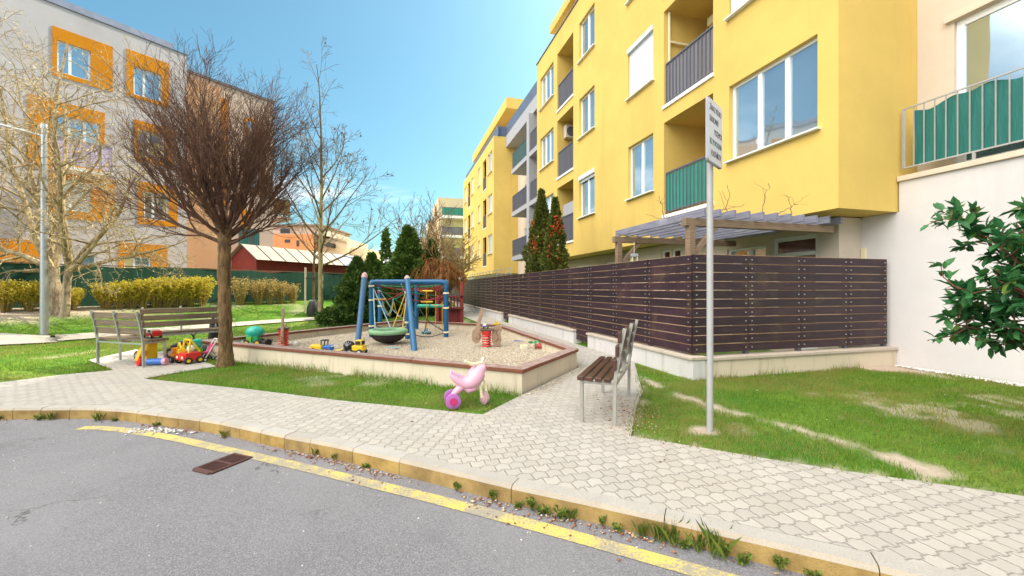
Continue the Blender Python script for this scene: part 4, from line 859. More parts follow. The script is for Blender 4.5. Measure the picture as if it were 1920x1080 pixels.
# ================================================================== SANDPIT
sp = thing('sandpit', 'raised gravel play pit with pale concrete walls and red brown timber capping', 'sandpit', (-2, 9, 0))
sq = [SA, SB, SCc, SD, SE]; cen = Vector((-2, 9, 0))
def inset(P, d):
    o = []; n = len(P)
    for i in range(n):
        a, b, c = P[i-1], P[i], P[(i+1) % n]; u = (b-a).normalized(); v = (c-b).normalized(); n1 = Vector((-u.y, u.x, 0)); n2 = Vector((-v.y, v.x, 0)); m = (n1+n2); o.append(b+m*(d/(m.length_squared/2)))
    return o
i1, i2, i0 = inset(sq, .03), inset(sq, .16), inset(sq, 0)
for i in range(5):
    j = (i+1) % 5; mb = MB()
    a, b, c, d = i1[i], i1[j], i2[j], i2[i]
    mb.v += [(p.x, p.y, z) for z in (-.15, .262) for p in (a, b, c, d)]; mb.f += [[3,2,1,0],[4,5,6,7],[0,1,5,4],[1,2,6,5],[2,3,7,6],[3,0,4,7]]; mb.build('wall', M['conc'], sp)
    a, b, c, d = inset(sq, 0)[i], inset(sq, 0)[j], inset(sq, .19)[j], inset(sq, .19)[i]; mb = MB(); L = (b-a).length; k = max(1, round(L/2.0))
    for q in range(k):
        e0, e1 = (q+.0015)/k, (q+1-.0015)/k; pts = [a.lerp(b, e0), a.lerp(b, e1), d.lerp(c, e1), d.lerp(c, e0)]; n0 = len(mb.v); dz = rng.uniform(-.003, .003)
        mb.v += [(p.x, p.y, z+dz) for z in (.264, .315) for p in pts]; mb.f += [[n0+r for r in f] for f in ([3,2,1,0],[4,5,6,7],[0,1,5,4],[1,2,6,5],[2,3,7,6],[3,0,4,7])]
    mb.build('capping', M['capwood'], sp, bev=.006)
# ================================================================== PLAYGROUND
SZ = .115
pf = thing('rope_climber', 'blue tubular climbing frame strung with red, green and yellow ropes', 'climbing frame', (-2.7, 11, SZ))
FL, FR, FM, BL_, BR_, BM = (-3.52,10.3), (-1.66,10.34), (-2.53,9.95), (-4.05,12.6), (-2.0,12.45), (-2.86,12.3); ZT_ = 1.50
for x, y in (FL, FR, FM, BL_, BR_, BM): mb = MB(); mb.tube([(x,y,.0),(x,y,ZT_-.06)], .062, 14); mb.build('post', M['blue'], pf, smooth=True)
def beam(p, q, z=ZT_, r=.066):
    p, q = Vector((*p, z)), Vector((*q, z)); d = (q-p).normalized(); P = [p+Vector((0,0,-.16)), p+Vector((0,0,-.07)), p+d*.03+Vector((0,0,-.025)), p+d*.10]+[p.lerp(q, t) for t in (.3,.5,.7)]+[q-d*.10, q-d*.03+Vector((0,0,-.025)), q+Vector((0,0,-.07)), q+Vector((0,0,-.16))]
    mb = MB(); mb.tube(P, r, 14); return mb.build('beam', M['blue'], pf, smooth=True)
beam(FL, FR); beam(BL_, BR_); beam(FL, BL_); beam(FR, BR_)
def leg(p, q, col, r=.062):
    mb = MB(); mb.tube([p, q], r, 14); l = mb.build('leaning_leg', M[col], pf, smooth=True)
    mb = MB(); p_, q_ = Vector(p), Vector(q); d = (q_-p_).normalized(); mb.tube([q_-d*.09, q_-d*.02, q_+d*.03, q_+d*.055], [r*1.06, r*1.08, r*.8, r*.3], 14); mb.build('cap', M['tape'], l, smooth=True)
leg((-3.60,9.57,.0), (-3.63,10.12,1.68), 'bluefade', .066); leg((-1.88,7.96,.0), (-2.52,9.86,1.60), 'blue')
def rope(mb, p, q, sag=.1, r=.011, n=8):
    p, q = Vector(p), Vector(q); mb.tube([p.lerp(q, i/n)-Vector((0,0,sag*4*(i/n)*(1-i/n))) for i in range(n+1)], r, 6)
ropes = {'rope_r': [((*FL,1.08),(*FM,1.35),.14),((*FR,1.22),(*FM,1.1),.12),((*FR,1.3),(*BR_,1.3),.1),((*FL,1.42),(*BL_,1.2),.1),((*BL_,1.4),(*BR_,1.4),.12),((-3.5,10.4,1.42),(-1.7,10.6,1.42),.1),((*BM,1.3),(*FR,1.4),.1),((-3.5,10.4,1.3),(-3.0,11.5,1.2),.05),((-2.4,10.3,1.42),(-1.7,10.5,1.0),.1),((-2.3,11.0,1.42),(-1.8,11.4,.9),.08),((-2.0,10.35,1.44),(-2.1,12.4,1.0),.05),((-2.5,10.3,1.2),(-1.75,11.6,1.2),.16),((-3.0,10.3,1.44),(-3.2,12.4,.9),.05)],
    'rope_y': [((*FM,1.3),(-2.55,9.9,.4),.0),((-3.3,10.5,1.0),(-3.05,10.6,1.0),.35),((-3.05,10.6,1.0),(-2.8,10.7,.95),.38),((-2.1,11.3,1.3),(-2.1,11.3,.15),.0),((-2.35,11.3,1.3),(-2.35,11.3,.15),.0),((*FR,1.08),(-2.2,11.3,.9),.1),((-1.9,11.2,1.0),(-1.9,11.2,.15),.0)],
    'rope_g': [((*FL,1.45),(-2.7,11.2,.75),.02),((-3.4,10.4,1.44),(-2.1,12.4,1.1),.05),((-2.4,10.1,1.42),(-3.6,12.5,1.0),.04),((-2.5,10.2,1.40),(-1.7,10.9,1.40),.03),((-3.6,11,1.44),(-1.9,11,1.44),.06)],
    'rope_b': [((-3.3,10.4,1.1),(-3.0,10.4,1.1),.42),((*FL,1.3),(-3.2,10.8,.6),.0),((-2.75,10.2,1.45),(-2.85,12.2,.5),.05),((-3.7,11.5,1.3),(-3.1,11.6,.5),.1)],
    'rope_k': [((*FM,.28),(*FR,.25),.12),((*FR,.22),(-2.25,10.7,.55),.02),((-2.25,10.7,.55),(-2.7,11.4,1.0),.0),((*FR,.22),(-2.0,11.2,.3),.02),((*FM,.5),(*BM,.5),.1),((*FL,.45),(*FM,.5),.12),((-2.3,10.8,.2),(-2.2,11.2,1.1),.0)]}
for k, l in ropes.items():
    for p, q, sg_ in l: mb = MB(); rope(mb, p, q, sg_, .013 if k != 'rope_k' else .011); mb.build('rope', M[k], pf, smooth=True)
for x, y, z in ((-3.38,10.5,1.06),(-2.28,11.0,1.27),(-2.28,11.0,.98)): mb = MB(); mb.tube([(x-.16,y,z),(x+.16,y,z)], .022, 8); mb.build('rung', M['p_yellow'], pf)
mb = MB()
for (x, y), zs_ in ((FM,(1.25,.52,.24)),(FR,(1.22,.85,.24)),(FL,(1.4,1.05,.4)),(BL_,(1.25,.8))):
    for z in zs_: mb.tube([(x,y,z-.02),(x,y,z+.02)], .074, 12); mb.ball((x+.06,y-.06,z), .022, 8, 6)
mb.build('clamps', M['p_cream'], pf, smooth=True)
mb = MB(); mb.tube([(-2.75,11.9,.83),(-1.95,11.9,.83)], .05, 10); mb.build('grab_bar', M['p_teal'], pf, smooth=True)
ns = thing('nest_swing', 'round nest swing with pale green padded rim and dark net basket', 'swing', (-2.71, 9.0, .4))
c = Vector((-2.71, 9.0, .40))
mb = MB(); mb.torus(c, .37, .052, 36, 12); mb.build('rim', M['rim'], ns, smooth=True)
V = []; F = []
for j in range(9):
    r_ = .36*math.cos(j/8*math.pi/2)+.012; z = .40-.02-.23*math.sin(j/8*math.pi/2)
    for k in range(32): a = 2*math.pi*k/32; V.append((c.x+r_*math.cos(a), c.y+r_*math.sin(a), z))
for j in range(8):
    for k in range(32): F.append((j*32+k, (j+1)*32+k, (j+1)*32+(k+1) % 32, j*32+(k+1) % 32))
bk = npmesh('basket', V, F, M['net_k'], ns); md = bk.modifiers.new('strands', 'WIREFRAME'); md.thickness = .013; md.use_replace = False
for p, q in (((-3.48,10.3,1.36),(-3.0,9.0,.45)),((-3.48,10.3,1.36),(-2.75,9.3,.45)),((-2.53,9.95,1.36),(-2.7,9.3,.45)),((-2.53,9.95,1.36),(-2.40,9.0,.45))): mb = MB(); rope(mb, p, q, .0, .012); mb.build('rope', M['rope_y'] if q[0] > -2.74 else M['rope_b'], ns)
ph = thing('play_house', 'small dark red timber play house standing behind the blue climbing frame', 'play house', (-2.0, 13.0, 0))
for k in range(2):
    x = -2.35+k*.75; mb = MB(); mb.box((x,12.7,0),(x+.09,12.8,1.55)); mb.build('post', M['redwood'], ph, bev=.005)
mb = MB(); mb.box((-2.36,12.82,.0),(-2.02,12.88,1.15)); mb.box((-2.0,12.82,0),(-1.55,12.88,.72)); mb.build('wall', M['redwood'], ph)
mb = MB()
for k in range(5): x = -2.0+k*.1; mb.bar((x,12.78,.72),(x,12.78,1.05),.045)
mb.box((-2.05,12.7,1.05),(-1.5,12.86,1.10)); mb.box((-2.05,12.66,.70),(-1.5,12.9,.75)); mb.build('balustrade', M['redwood'], ph)
# spring riders: two plywood cheeks cut as a sea creature, a seat and a coil spring
def rider(label, sc=1):
    t = thing('spring_rider', label, 'spring rider', (0,0,0), 'spring riders in the gravel pit'); k = .0018
    A_ = [(285,628),(276,700),(248,800),(262,850),(262,940),(232,1000),(196,1008),(164,975),(155,925),(166,868),(200,830),(208,780),(238,700),(252,634),(268,618)]
    B_ = [(400,818),(445,806),(484,818),(490,850),(474,900),(484,965),(468,1020),(436,1040),(402,1030),(376,985),(372,915),(384,862)]
    def tr(P): return [((x-318)*k, (1055-y)*k) for x, y in P]
    RX = Matrix.Rotation(R(90), 4, 'X')
    for nm, P in (('head_panel', A_), ('tail_panel', B_)): mb = MB(); mb.prism(tr(P), .045, RX @ Matrix.Translation((0,0,-.022))); mb.build(nm, M['riderwood'], t, bev=.006)
    mb = MB()
    for P in ([(232,900),(250,925),(240,955),(212,960),(200,935)], [(452,848),(430,868),(428,900),(446,930),(440,965),(418,985)]): q = tr(P); mb.tube([(x,-.026,z) for x, z in q], .007, 6)
    mb.build('groove', M['rafter_d'], t)
    mb = MB(); mb.box((-.13,-.10,.345),(.15,.10,.385)); mb.build('seat', M['rafter_d'], t, bev=.01)
    mb = MB(); n = 110; mb.tube([(.078*math.cos(2*math.pi*i*5/n), .078*math.sin(2*math.pi*i*5/n), .0+.25*i/n) for i in range(n+1)], .015, 8); mb.build('spring', M['p_red'], t, smooth=True)
    mb = MB(); mb.tube([(0,0,.25),(0,0,.34)], [.085,.10], 16); mb.build('spring_plate', M['p_red'], t, bev=.01)
    return t
r1 = rider('brown plywood spring rider shown side on with a toy car on its seat'); put(r1, (-.53, 8.55, SZ-.01), R(4), 1.05)
r2 = copy_tree(r1); put(r2, (-4.85, 8.72, SZ-.01), R(113), 1.06, 'brown plywood spring rider seen edge on near the green toy')
# ================================================================== TOYS
def wheel(t, c, r, w, ax=(0,1,0), tyre='p_black', hub='p_yellow', nm='wheel'):
    c = Vector(c); ax = Vector(ax).normalized(); mb = MB(); mb.tube([c-ax*w/2, c-ax*w*.42, c+ax*w*.42, c+ax*w/2], [r*.86, r, r, r*.86], 20); o = mb.build(nm, M[tyre], t, smooth=True)
    mb = MB(); mb.tube([c-ax*(w/2+.006), c+ax*(w/2+.006)], r*.5, 14); mb.build('hub', M[hub], o)
# pink ride-on trike
tk = thing('ride_on_trike', 'pink plastic ride-on trike with purple wheels parked on the grass strip', 'trike', (0,0,0))
mb = MB(); P = [(-.215,0,.375),(-.19,0,.365),(-.14,0,.325),(-.085,0,.285),(-.03,0,.265),(.02,0,.275),(.065,0,.315),(.105,0,.365),(.145,0,.405),(.18,0,.415),(.205,0,.40)]; mb.tube(P, [.02,.042,.058,.068,.082,.098,.108,.106,.088,.060,.02], 20, flat=.82); mb.build('body', M['p_pink'], tk, smooth=True)
mb = MB(); mb.tube([(-.06,0,.24),(.0,0,.205),(.05,0,.215),(.10,0,.27)], [.045,.07,.07,.05], 14, flat=.7); mb.tube([(-.05,0,.25),(-.14,0,.165),(-.18,0,.12)], [.055,.042,.034], 12); mb.build('chassis', M['p_pink'], tk, smooth=True)
mb = MB(); mb.tube([(-.185,-.10,.085),(-.185,.10,.085)], .014, 8); mb.build('axle', M['p_purple'], tk)
for s in (-1, 1): wheel(tk, (-.185,s*.10,.085), .085, .045, (0,1,0), 'p_purple', 'p_magenta')
mb = MB()
for k in range(5): x = -.20+k*.026; mb.prism([(-.008,0),(.008,0),(.004,.03),(-.004,.03)], .09, Matrix.Translation((x,.045,.385-k*.013)) @ Matrix.Rotation(R(90), 4, 'X'))
mb.build('seat_ribs', M['p_lil'], tk)
st = Vector((math.cos(R(-64)), math.sin(R(-64)), 0)); sd_ = Vector((-st.y, st.x, 0)); hub_ = Vector((.185,0,.078))
for s in (-1, 1): mb = MB(); mb.bar(Vector((.145,0,.30))+sd_*s*.012, Vector((.165,0,.25))+sd_*s*.036, .022); mb.bar(Vector((.165,0,.25))+sd_*s*.036, hub_+sd_*s*.036, .02, .03); mb.build('fork', M['p_cream'], tk, bev=.004)
wheel(tk, hub_, .078, .04, sd_, 'p_mauve', 'p_pink')
mb = MB(); mb.tube([(.115,0,.41),(.095,0,.47)], .02, 10); a = Vector((.095,0,.475)); mb.tube([a-sd_*.13+Vector((-.03,0,.05)), a-sd_*.07, a, a+sd_*.07, a+sd_*.13+Vector((-.03,0,.05))], [.016,.02,.024,.02,.016], 10); mb.build('handlebar', M['p_cream'], tk, smooth=True)
put(tk, (-.50, 4.72, 0), R(14), 1.0)
def toy(name, label, cat, loc, rz=0, sc=1): t = thing(name, label, cat, (0,0,0)); t['_l'] = 0; return t
# green toy house-truck
t = thing('toy_truck', 'green toy truck with a turquoise domed hood at the gravel edge', 'toy truck', (0,0,0))
mb = MB(); mb.box((-.10,-.09,.05),(.10,.09,.20)); mb.build('body', M['p_green'], t, bev=.015); mb = MB(); mb.ball((.02,0,.25), (.16,.12,.11), 16, 10); mb.build('dome', M['p_teal'], t, smooth=True)
mb = MB(); mb.box((-.08,-.115,.06),(.0,-.092,.17)); mb.build('grille', M['p_lime'], t, bev=.006); mb = MB()
for k in range(4): mb.box((-.09+k*.03,-.122,.01),(-.078+k*.03,-.092,.06))
mb.build('bumper', M['p_white'], t)
for x in (-.08, .10): wheel(t, (x,-.1,.055), .06, .04); wheel(t, (x,.1,.055), .06, .04)
put(t, (-5.52, 8.78, SZ+.01), R(10), 1.15)
t = thing('toy_bucket', 'small black toy bucket lying next to the green toy truck', 'toy bucket', (0,0,0)); mb = MB(); mb.tube([(-.08,0,.07),(.06,0,.07)], [.06,.085], 16); mb.build('shell', M['p_black'], t); mb = MB(); mb.tube([(.06,-.08,.08),(.12,-.05,.15),(.12,.05,.15),(.06,.08,.08)], .006, 6); mb.build('handle', M['p_black'], t); put(t, (-5.22, 8.72, SZ), R(-20))
t = thing('toy_dog', 'tan and white toy figure lying left of the green toy truck', 'toy', (0,0,0)); mb = MB(); mb.ball((0,0,.06), (.10,.06,.055), 12, 8); mb.ball((.09,0,.09), (.045,.04,.045), 10, 8); mb.build('body', M['p_white'], t, smooth=True); mb = MB(); mb.ball((-.06,-.02,.08), (.06,.05,.04), 10, 8); mb.build('back', M['p_orange'], t, smooth=True); put(t, (-5.85, 8.75, SZ), R(15))
t = thing('toy_ball', 'small cream ball resting on the gravel by the edge on spring rider', 'ball', (0,0,0)); mb = MB(); mb.ball((0,0,.055), .055, 14, 10); mb.build('shell', M['p_white'], t, smooth=True); mb = MB(); mb.torus((0,0,.055), .053, .006, 20, 6, 'x'); mb.build('seam', M['p_cream'], t); put(t, (-4.62, 8.75, SZ-.01))
# yellow and blue toy lorry
t = thing('toy_truck', 'yellow and blue toy lorry with a black cab frame on the gravel', 'toy truck', (0,0,0))
mb = MB(); mb.box((-.22,-.08,.04),(.02,.08,.14)); mb.build('body', M['p_yellow'], t, bev=.025); mb = MB(); mb.box((.04,-.08,.03),(.20,.08,.13)); mb.build('bucket', M['p_blue'], t, bev=.02)
mb = MB()
for x in (.0, .07):
    for y in (-.06, .06): mb.bar((x,y,.12),(x+.01,y,.22),.014)
mb.box((-.01,-.07,.215),(.09,.07,.23)); mb.build('cab_frame', M['p_black'], t)
mb = MB(); mb.tube([(.20,-.06,.11),(.26,-.06,.12),(.26,.06,.12),(.20,.06,.11)], .007, 6); mb.build('handle', M['p_white'], t)
for x in (-.15, .10): wheel(t, (x,-.085,.04), .042, .03); wheel(t, (x,.085,.04), .042, .03)
put(t, (-3.68, 7.98, SZ), R(-6), 1.0)
# yellow and black toy loader
t = thing('toy_loader', 'yellow and black toy excavator loader standing just behind the front capping', 'toy loader', (0,0,0))
mb = MB(); mb.box((-.02,-.07,.07),(.18,.07,.16)); mb.box((.03,-.06,.162),(.15,.06,.25)); mb.build('body', M['p_yellow'], t, bev=.012)
mb = MB(); mb.box((.045,-.064,.175),(.135,-.058,.235)); mb.box((.152,-.05,.175),(.156,.05,.235)); mb.build('cab_window', M['p_black'], t)
mb = MB(); mb.ball((-.10,0,.15), (.10,.075,.085), 14, 10); mb.build('drum', M['p_black'], t, smooth=True)
for k in range(5): mb = MB(); a = R(30+k*28); mb.torus((-.10,0,.15), .085, .006, 16, 5, 'y') if k == 0 else mb.bar((-.10-.09*math.cos(a),-.078,.15+.08*math.sin(a)),(-.10,-.08,.15),.009); mb.build('rib', M['midgrey'], t)
mb = MB(); mb.bar((-.18,-.03,.09),(-.30,-.03,.05),.02); mb.box((-.36,-.08,.01),(-.27,.08,.07)); mb.build('shovel', M['p_yellow'], t, bev=.008)
for x in (-.14, -.04, .13): wheel(t, (x,-.085,.05), .052, .04, hub='p_white'); wheel(t, (x,.085,.05), .052, .04, hub='p_white')
put(t, (-2.92, 7.62, SZ), R(-8), 1.1)
# small toys in the gravel
t = thing('toy_watering_can', 'small blue and teal toy car below the climbing frame ropes', 'toy car', (0,0,0)); mb = MB(); mb.box((-.12,-.06,.04),(.12,.06,.11)); mb.box((-.06,-.05,.112),(.05,.05,.17)); mb.build('body', M['rope_b'], t, bev=.02)
t.name = 'toy_car'
for x in (-.075, .08): wheel(t, (x,-.065,.04), .042, .03, hub='p_teal'); wheel(t, (x,.065,.04), .042, .03, hub='p_teal')
put(t, (-2.28, 10.9, SZ), R(-30), .9)
t = thing('toy_pot', 'red and green toy flowerpot lying in the gravel near the right corner', 'toy', (0,0,0)); mb = MB(); mb.tube([(.02,0,.04),(.12,0,.04)], [.04,.055], 14); mb.build('pot', M['p_red_d'], t); mb = MB()
for k in range(26): a = rng.uniform(0,6.28); p = Vector((rng.uniform(-.08,.06), rng.uniform(-.05,.05), rng.uniform(.03,.11))); mb.poly([p, p+Vector((math.cos(a)*.05,math.sin(a)*.05,.02)), p+Vector((math.cos(a+.6)*.05,math.sin(a+.6)*.05,.04))])
mb.build('leaves', M['p_green'], t, fix=False); put(t, (.44, 8.3, SZ), R(10), 1.25)
t = thing('toy_block', 'cream toy block half sunk in the gravel beside the toy flowerpot', 'toy block', (0,0,0)); mb = MB(); mb.box((-.07,-.05,0),(.07,.05,.10)); mb.build('block', M['p_cream'], t, bev=.008); mb = MB(); mb.box((-.04,-.058,.03),(.04,-.051,.07)); mb.build('panel', M['p_white'], t); put(t, (.24, 8.35, SZ-.02), R(25))
t = thing('toy_shovel', 'small pale blue toy shovel lying flat beneath the nest swing', 'toy shovel', (0,0,0)); mb = MB(); mb.bar((-.12,0,.015),(.04,0,.02),.018); mb.build('handle', M['rope_b'], t); mb = MB(); mb.prism([(.03,-.04),(.12,-.035),(.15,0),(.12,.035),(.03,.04)], .012, Matrix.Translation((0,0,.01))); mb.build('blade', M['rope_b'], t, bev=.004); put(t, (-2.42, 8.35, SZ+.01), R(-25))
t = thing('toy_shovel', 'small sky blue toy shovel lying flat right of the side on spring rider', 'toy shovel', (0,0,0)); mb = MB(); mb.bar((-.1,0,.015),(.03,0,.02),.02); mb.build('handle', M['p_blue'], t); mb = MB(); mb.prism([(.03,-.04),(.11,-.035),(.13,0),(.11,.035),(.03,.04)], .012, Matrix.Translation((0,0,.01))); mb.build('blade', M['rope_b'], t, bev=.004); put(t, (.14, 9.4, SZ+.01), R(15))
t = thing('toy_car', 'tiny blue and white toy car parked on the seat of the brown spring rider', 'toy car', (0,0,0)); mb = MB(); mb.box((-.075,-.035,.02),(.075,.035,.055)); mb.build('body', M['p_blue_d'], t, bev=.01); mb = MB(); mb.box((-.04,-.03,.056),(.03,.03,.095)); mb.build('cabin', M['p_white'], t, bev=.01)
for x in (-.045, .045): wheel(t, (x,-.037,.022), .022, .016); wheel(t, (x,.037,.022), .022, .016)
put(t, (-.56, 8.52, SZ+.395), R(-15))
t = thing('toy_boat', 'small yellow toy boat sitting on the sandpit capping behind the spring rider', 'toy boat', (0,0,0)); mb = MB(); mb.prism([(-.09,-.035),(.05,-.04),(.11,0),(.05,.04),(-.09,.035)], .045); mb.build('hull', M['p_yellow'], t, bev=.01); mb = MB(); mb.box((-.05,-.025,.046),(.02,.025,.085)); mb.build('cabin', M['p_yellow'], t, bev=.006); q = SB.lerp(SCc, .95); put(t, (-.42, 11.55, .318), R(20))
# the heap by the bench
t = thing('toy_car', 'red toy car with a yellow roll frame at the front of the toy heap', 'toy car', (0,0,0)); mb = MB(); mb.box((-.15,-.13,.06),(.15,.13,.20)); mb.box((-.13,-.15,.07),(.13,-.132,.16)); mb.build('body', M['p_red'], t, bev=.035)
mb = MB(); mb.bar((-.11,-.06,.19),(-.09,-.02,.43),.03); mb.bar((.11,-.06,.19),(.09,-.02,.43),.03); mb.bar((-.10,-.02,.43),(.10,-.02,.43),.035); mb.bar((.10,-.02,.43),(.12,.12,.2),.03); mb.bar((-.10,-.02,.43),(-.12,.12,.2),.03); mb.build('roll_frame', M['p_yellow'], t, bev=.008)
mb = MB(); mb.ball((.02,.02,.26), (.07,.06,.07), 12, 8); mb.build('seat', M['p_white'], t, smooth=True)
for x in (-.13, .13): wheel(t, (x*1.1,-.09,.06), .062, .05, (1,0,0)); wheel(t, (x*1.1,.1,.06), .062, .05, (1,0,0))
mb = MB(); 
for x in (-.08, .08): mb.ball((x,-.152,.12), (.03,.012,.025), 10, 6)
mb.build('headlights', M['p_cream'], t, smooth=True); put(t, (-5.82, 7.40, 0), R(-25), .98)
t = thing('toy_tractor', 'green toy tractor with dark wheels behind the red toy car', 'toy tractor', (0,0,0)); mb = MB(); mb.box((-.16,-.07,.10),(.10,.07,.2)); mb.build('body', M['p_lime'], t, bev=.02); mb = MB(); mb.box((-.04,-.06,.202),(.09,.06,.34)); mb.build('cab', M['p_teal'], t, bev=.02)
wheel(t, (.10,-.10,.12), .12, .06, hub='p_lime'); wheel(t, (.10,.10,.12), .12, .06, hub='p_lime'); wheel(t, (-.12,-.09,.08), .08, .05, hub='p_white'); wheel(t, (-.12,.09,.08), .08, .05, hub='p_white'); put(t, (-6.02, 7.85, 0), R(-50), 1.1)
t = thing('toy_motorbike', 'black toy motorbike with teal parts leaning behind the heap of toys', 'toy motorbike', (0,0,0)); mb = MB(); mb.tube([(-.2,0,.22),(-.05,0,.27),(.1,0,.32),(.2,0,.3)], [.03,.06,.055,.02], 10); mb.build('body', M['p_black'], t, smooth=True); mb = MB(); mb.box((-.02,-.05,.27),(.12,.05,.36)); mb.build('tank', M['p_teal'], t, bev=.02); mb = MB(); mb.tube([(.16,-.12,.46),(.15,0,.42),(.16,.12,.46)], .014, 8); mb.bar((.15,0,.42),(.22,0,.1),.025); mb.build('handlebar', M['p_black'], t); wheel(t, (.24,0,.1), .1, .05, hub='midgrey'); wheel(t, (-.2,0,.1), .1, .05, hub='midgrey'); put(t, (-6.35, 7.95, 0), R(20), 1.0)
t = thing('toy_barrel', 'blue toy cylinder with a pink end lying in front of the bench leg', 'toy', (0,0,0)); mb = MB(); mb.tube([(-.12,0,.06),(.10,0,.06)], .05, 16); mb.build('barrel', M['p_blue_m'], t, smooth=True); mb = MB(); mb.tube([(.10,0,.06),(.15,0,.06)], .058, 16); mb.build('end_cap', M['p_pink'], t, smooth=True); put(t, (-6.22, 7.18, 0), R(8), 1.1)
t = thing('push_toy', 'yellow and orange push toy on a big red wheel under the bench', 'push toy', (0,0,0)); wheel(t, (0,0,.09), .085, .07, (.3,1,0), 'p_red', 'p_red'); mb = MB(); mb.bar((0,-.05,.10),(.14,.0,.46),.03,.05); mb.bar((0,.05,.10),(.14,.06,.46),.03,.05); mb.build('handle', M['p_yellow'], t, bev=.008); mb = MB(); mb.box((-.03,-.03,.16),(.10,.07,.26)); mb.build('box', M['p_orange'], t, bev=.02); put(t, (-6.46, 7.12, 0), R(-10), 1.0)
t = thing('toy_dump_truck', 'yellow orange toy dump truck tipped on end with a black wheel under the bench', 'toy truck', (0,0,0)); mb = MB(); mb.box((-.10,-.1,.05),(.08,.1,.38)); mb.build('body', M['p_yellow'], t, bev=.025); mb = MB(); mb.box((-.02,-.09,.36),(.12,.09,.44)); mb.build('tipper', M['p_orange'], t, bev=.02)
wheel(t, (-.12,-.11,.14), .1, .06, hub='midgrey'); wheel(t, (-.12,.11,.14), .1, .06, hub='midgrey'); put(t, (-6.55, 7.42, 0), R(-20), .95)
t = thing('toy_fire_engine', 'white and red toy fire engine standing on the end of the weathered bench', 'toy fire engine', (0,0,0)); mb = MB(); mb.box((-.18,-.07,.03),(.16,.07,.08)); mb.box((.12,-.065,.081),(.18,.065,.13)); mb.build('chassis', M['p_red'], t, bev=.01); mb = MB(); mb.box((-.17,-.068,.081),(.11,.068,.16)); mb.build('body', M['p_white'], t, bev=.015); mb = MB(); mb.box((.02,-.071,.10),(.05,-.0685,.14)); mb.box((.06,-.071,.10),(.09,-.0685,.14)); mb.build('window', M['p_black'], t)
for x in (-.11, .11): wheel(t, (x,-.07,.035), .036, .03, hub='p_white'); wheel(t, (x,.07,.035), .036, .03, hub='p_white')
put(t, (-6.40, 7.30, .468), R(-22), 1.0)
t = thing('waste_bag', 'black plastic bag hanging behind the end of the far bench', 'bag', (0,0,0)); mb = MB(); mb.tube([(0,0,.05),(0,0,.15),(.01,0,.4),(0,0,.62),(0,0,.7)], [.08,.12,.11,.08,.03], 12); mb.build('sack', M['p_black'], t, smooth=True); mb = MB(); mb.tube([(0,0,.68),(0,0,.72)], [.02,.04], 8); mb.build('knot', M['p_black'], t); put(t, (-6.78, 9.35, 0))
t = thing('toy_digger', 'orange toy digger with raised arm between bench leg and red toy car', 'toy digger', (0,0,0)); mb = MB(); mb.box((-.11,-.07,.07),(.09,.07,.16)); mb.box((-.06,-.06,.162),(.04,.06,.26)); mb.build('body', M['p_orange'], t, bev=.015)
mb = MB(); mb.bar((.06,0,.15),(.16,0,.36),.035); mb.bar((.16,0,.36),(.27,0,.26),.03); mb.box((.24,-.05,.17),(.31,.05,.26)); mb.build('arm', M['p_yellow'], t, bev=.006)
for x in (-.08, .07): wheel(t, (x,-.08,.055), .058, .045, hub='midgrey'); wheel(t, (x,.08,.055), .058, .045, hub='midgrey')
put(t, (-6.15, 7.52, 0), R(-35), 1.0)
t = thing('toy_stroller', 'small magenta and white toy pushchair behind the red toy car', 'toy pushchair', (0,0,0)); mb = MB(); mb.bar((-.1,-.06,.05),(.12,-.06,.42),.014); mb.bar((-.1,.06,.05),(.12,.06,.42),.014); mb.bar((.12,-.06,.42),(.12,.06,.42),.016); mb.bar((.1,-.06,.05),(-.02,-.06,.2),.012); mb.bar((.1,.06,.05),(-.02,.06,.2),.012); mb.build('frame', M['p_white'], t)
mb = MB(); mb.prism([(-.08,.14),(.02,.16),(.08,.32),(.04,.33),(-.02,.2),(-.09,.18)], .11, Matrix.Rotation(R(90), 4, 'X') @ Matrix.Translation((0,0,-.055))); mb.build('seat', M['p_magenta'], t, bev=.005)
for x in (-.1, .1): wheel(t, (x,-.07,.04), .04, .02, hub='p_white'); wheel(t, (x,.07,.04), .04, .02, hub='p_white')
put(t, (-5.62, 7.62, 0), R(60), .95)
# ================================================================== TREES AND PLANTS
def rv(k): return Vector((rng.gauss(0,k), rng.gauss(0,k), rng.gauss(0,k)))
def grow(p, d, L, r, lv, S, out):
    n = S['seg'][lv]; P = [p]; Rr = [r]; tip = S['tip'][lv]
    for i in range(n):
        d = (d+rv(S['jit'][lv])+Vector((0,0,S['up'][lv]))).normalized(); p = p+d*(L/n); P.append(p); Rr.append(r*(1-(1-tip)*(i+1)/n))
    out.append((P, Rr, lv))
    if lv+1 >= len(S['seg']): return
    for k in range(S['kids'][lv]):
        t = S['start'][lv]+(1-S['start'][lv])*((k+rng.random())/S['kids'][lv]); i = min(n-1, int(t*n)); f = t*n-i; q = P[i].lerp(P[i+1], f); dd = (P[i+1]-P[i]).normalized()
        ax = dd.orthogonal().normalized(); ax.rotate(Matrix.Rotation(rng.uniform(0, 6.283), 3, dd)); an = R(rng.uniform(*S['ang'][lv])); c = (dd*math.cos(an)+ax*math.sin(an)).normalized()
        grow(q, c, L*S['len'][lv]*(1.15-.55*t)*rng.uniform(.75,1.2), Rr[i]*S['rad'][lv], lv+1, S, out)
def limbs(out, sides=(7,5,4,3,3), minr=.0022):
    mb = MB()
    for P, r, lv in out: mb.tube(P, [max(x, minr) for x in r], sides[min(lv, 4)], cap=False)
    return mb
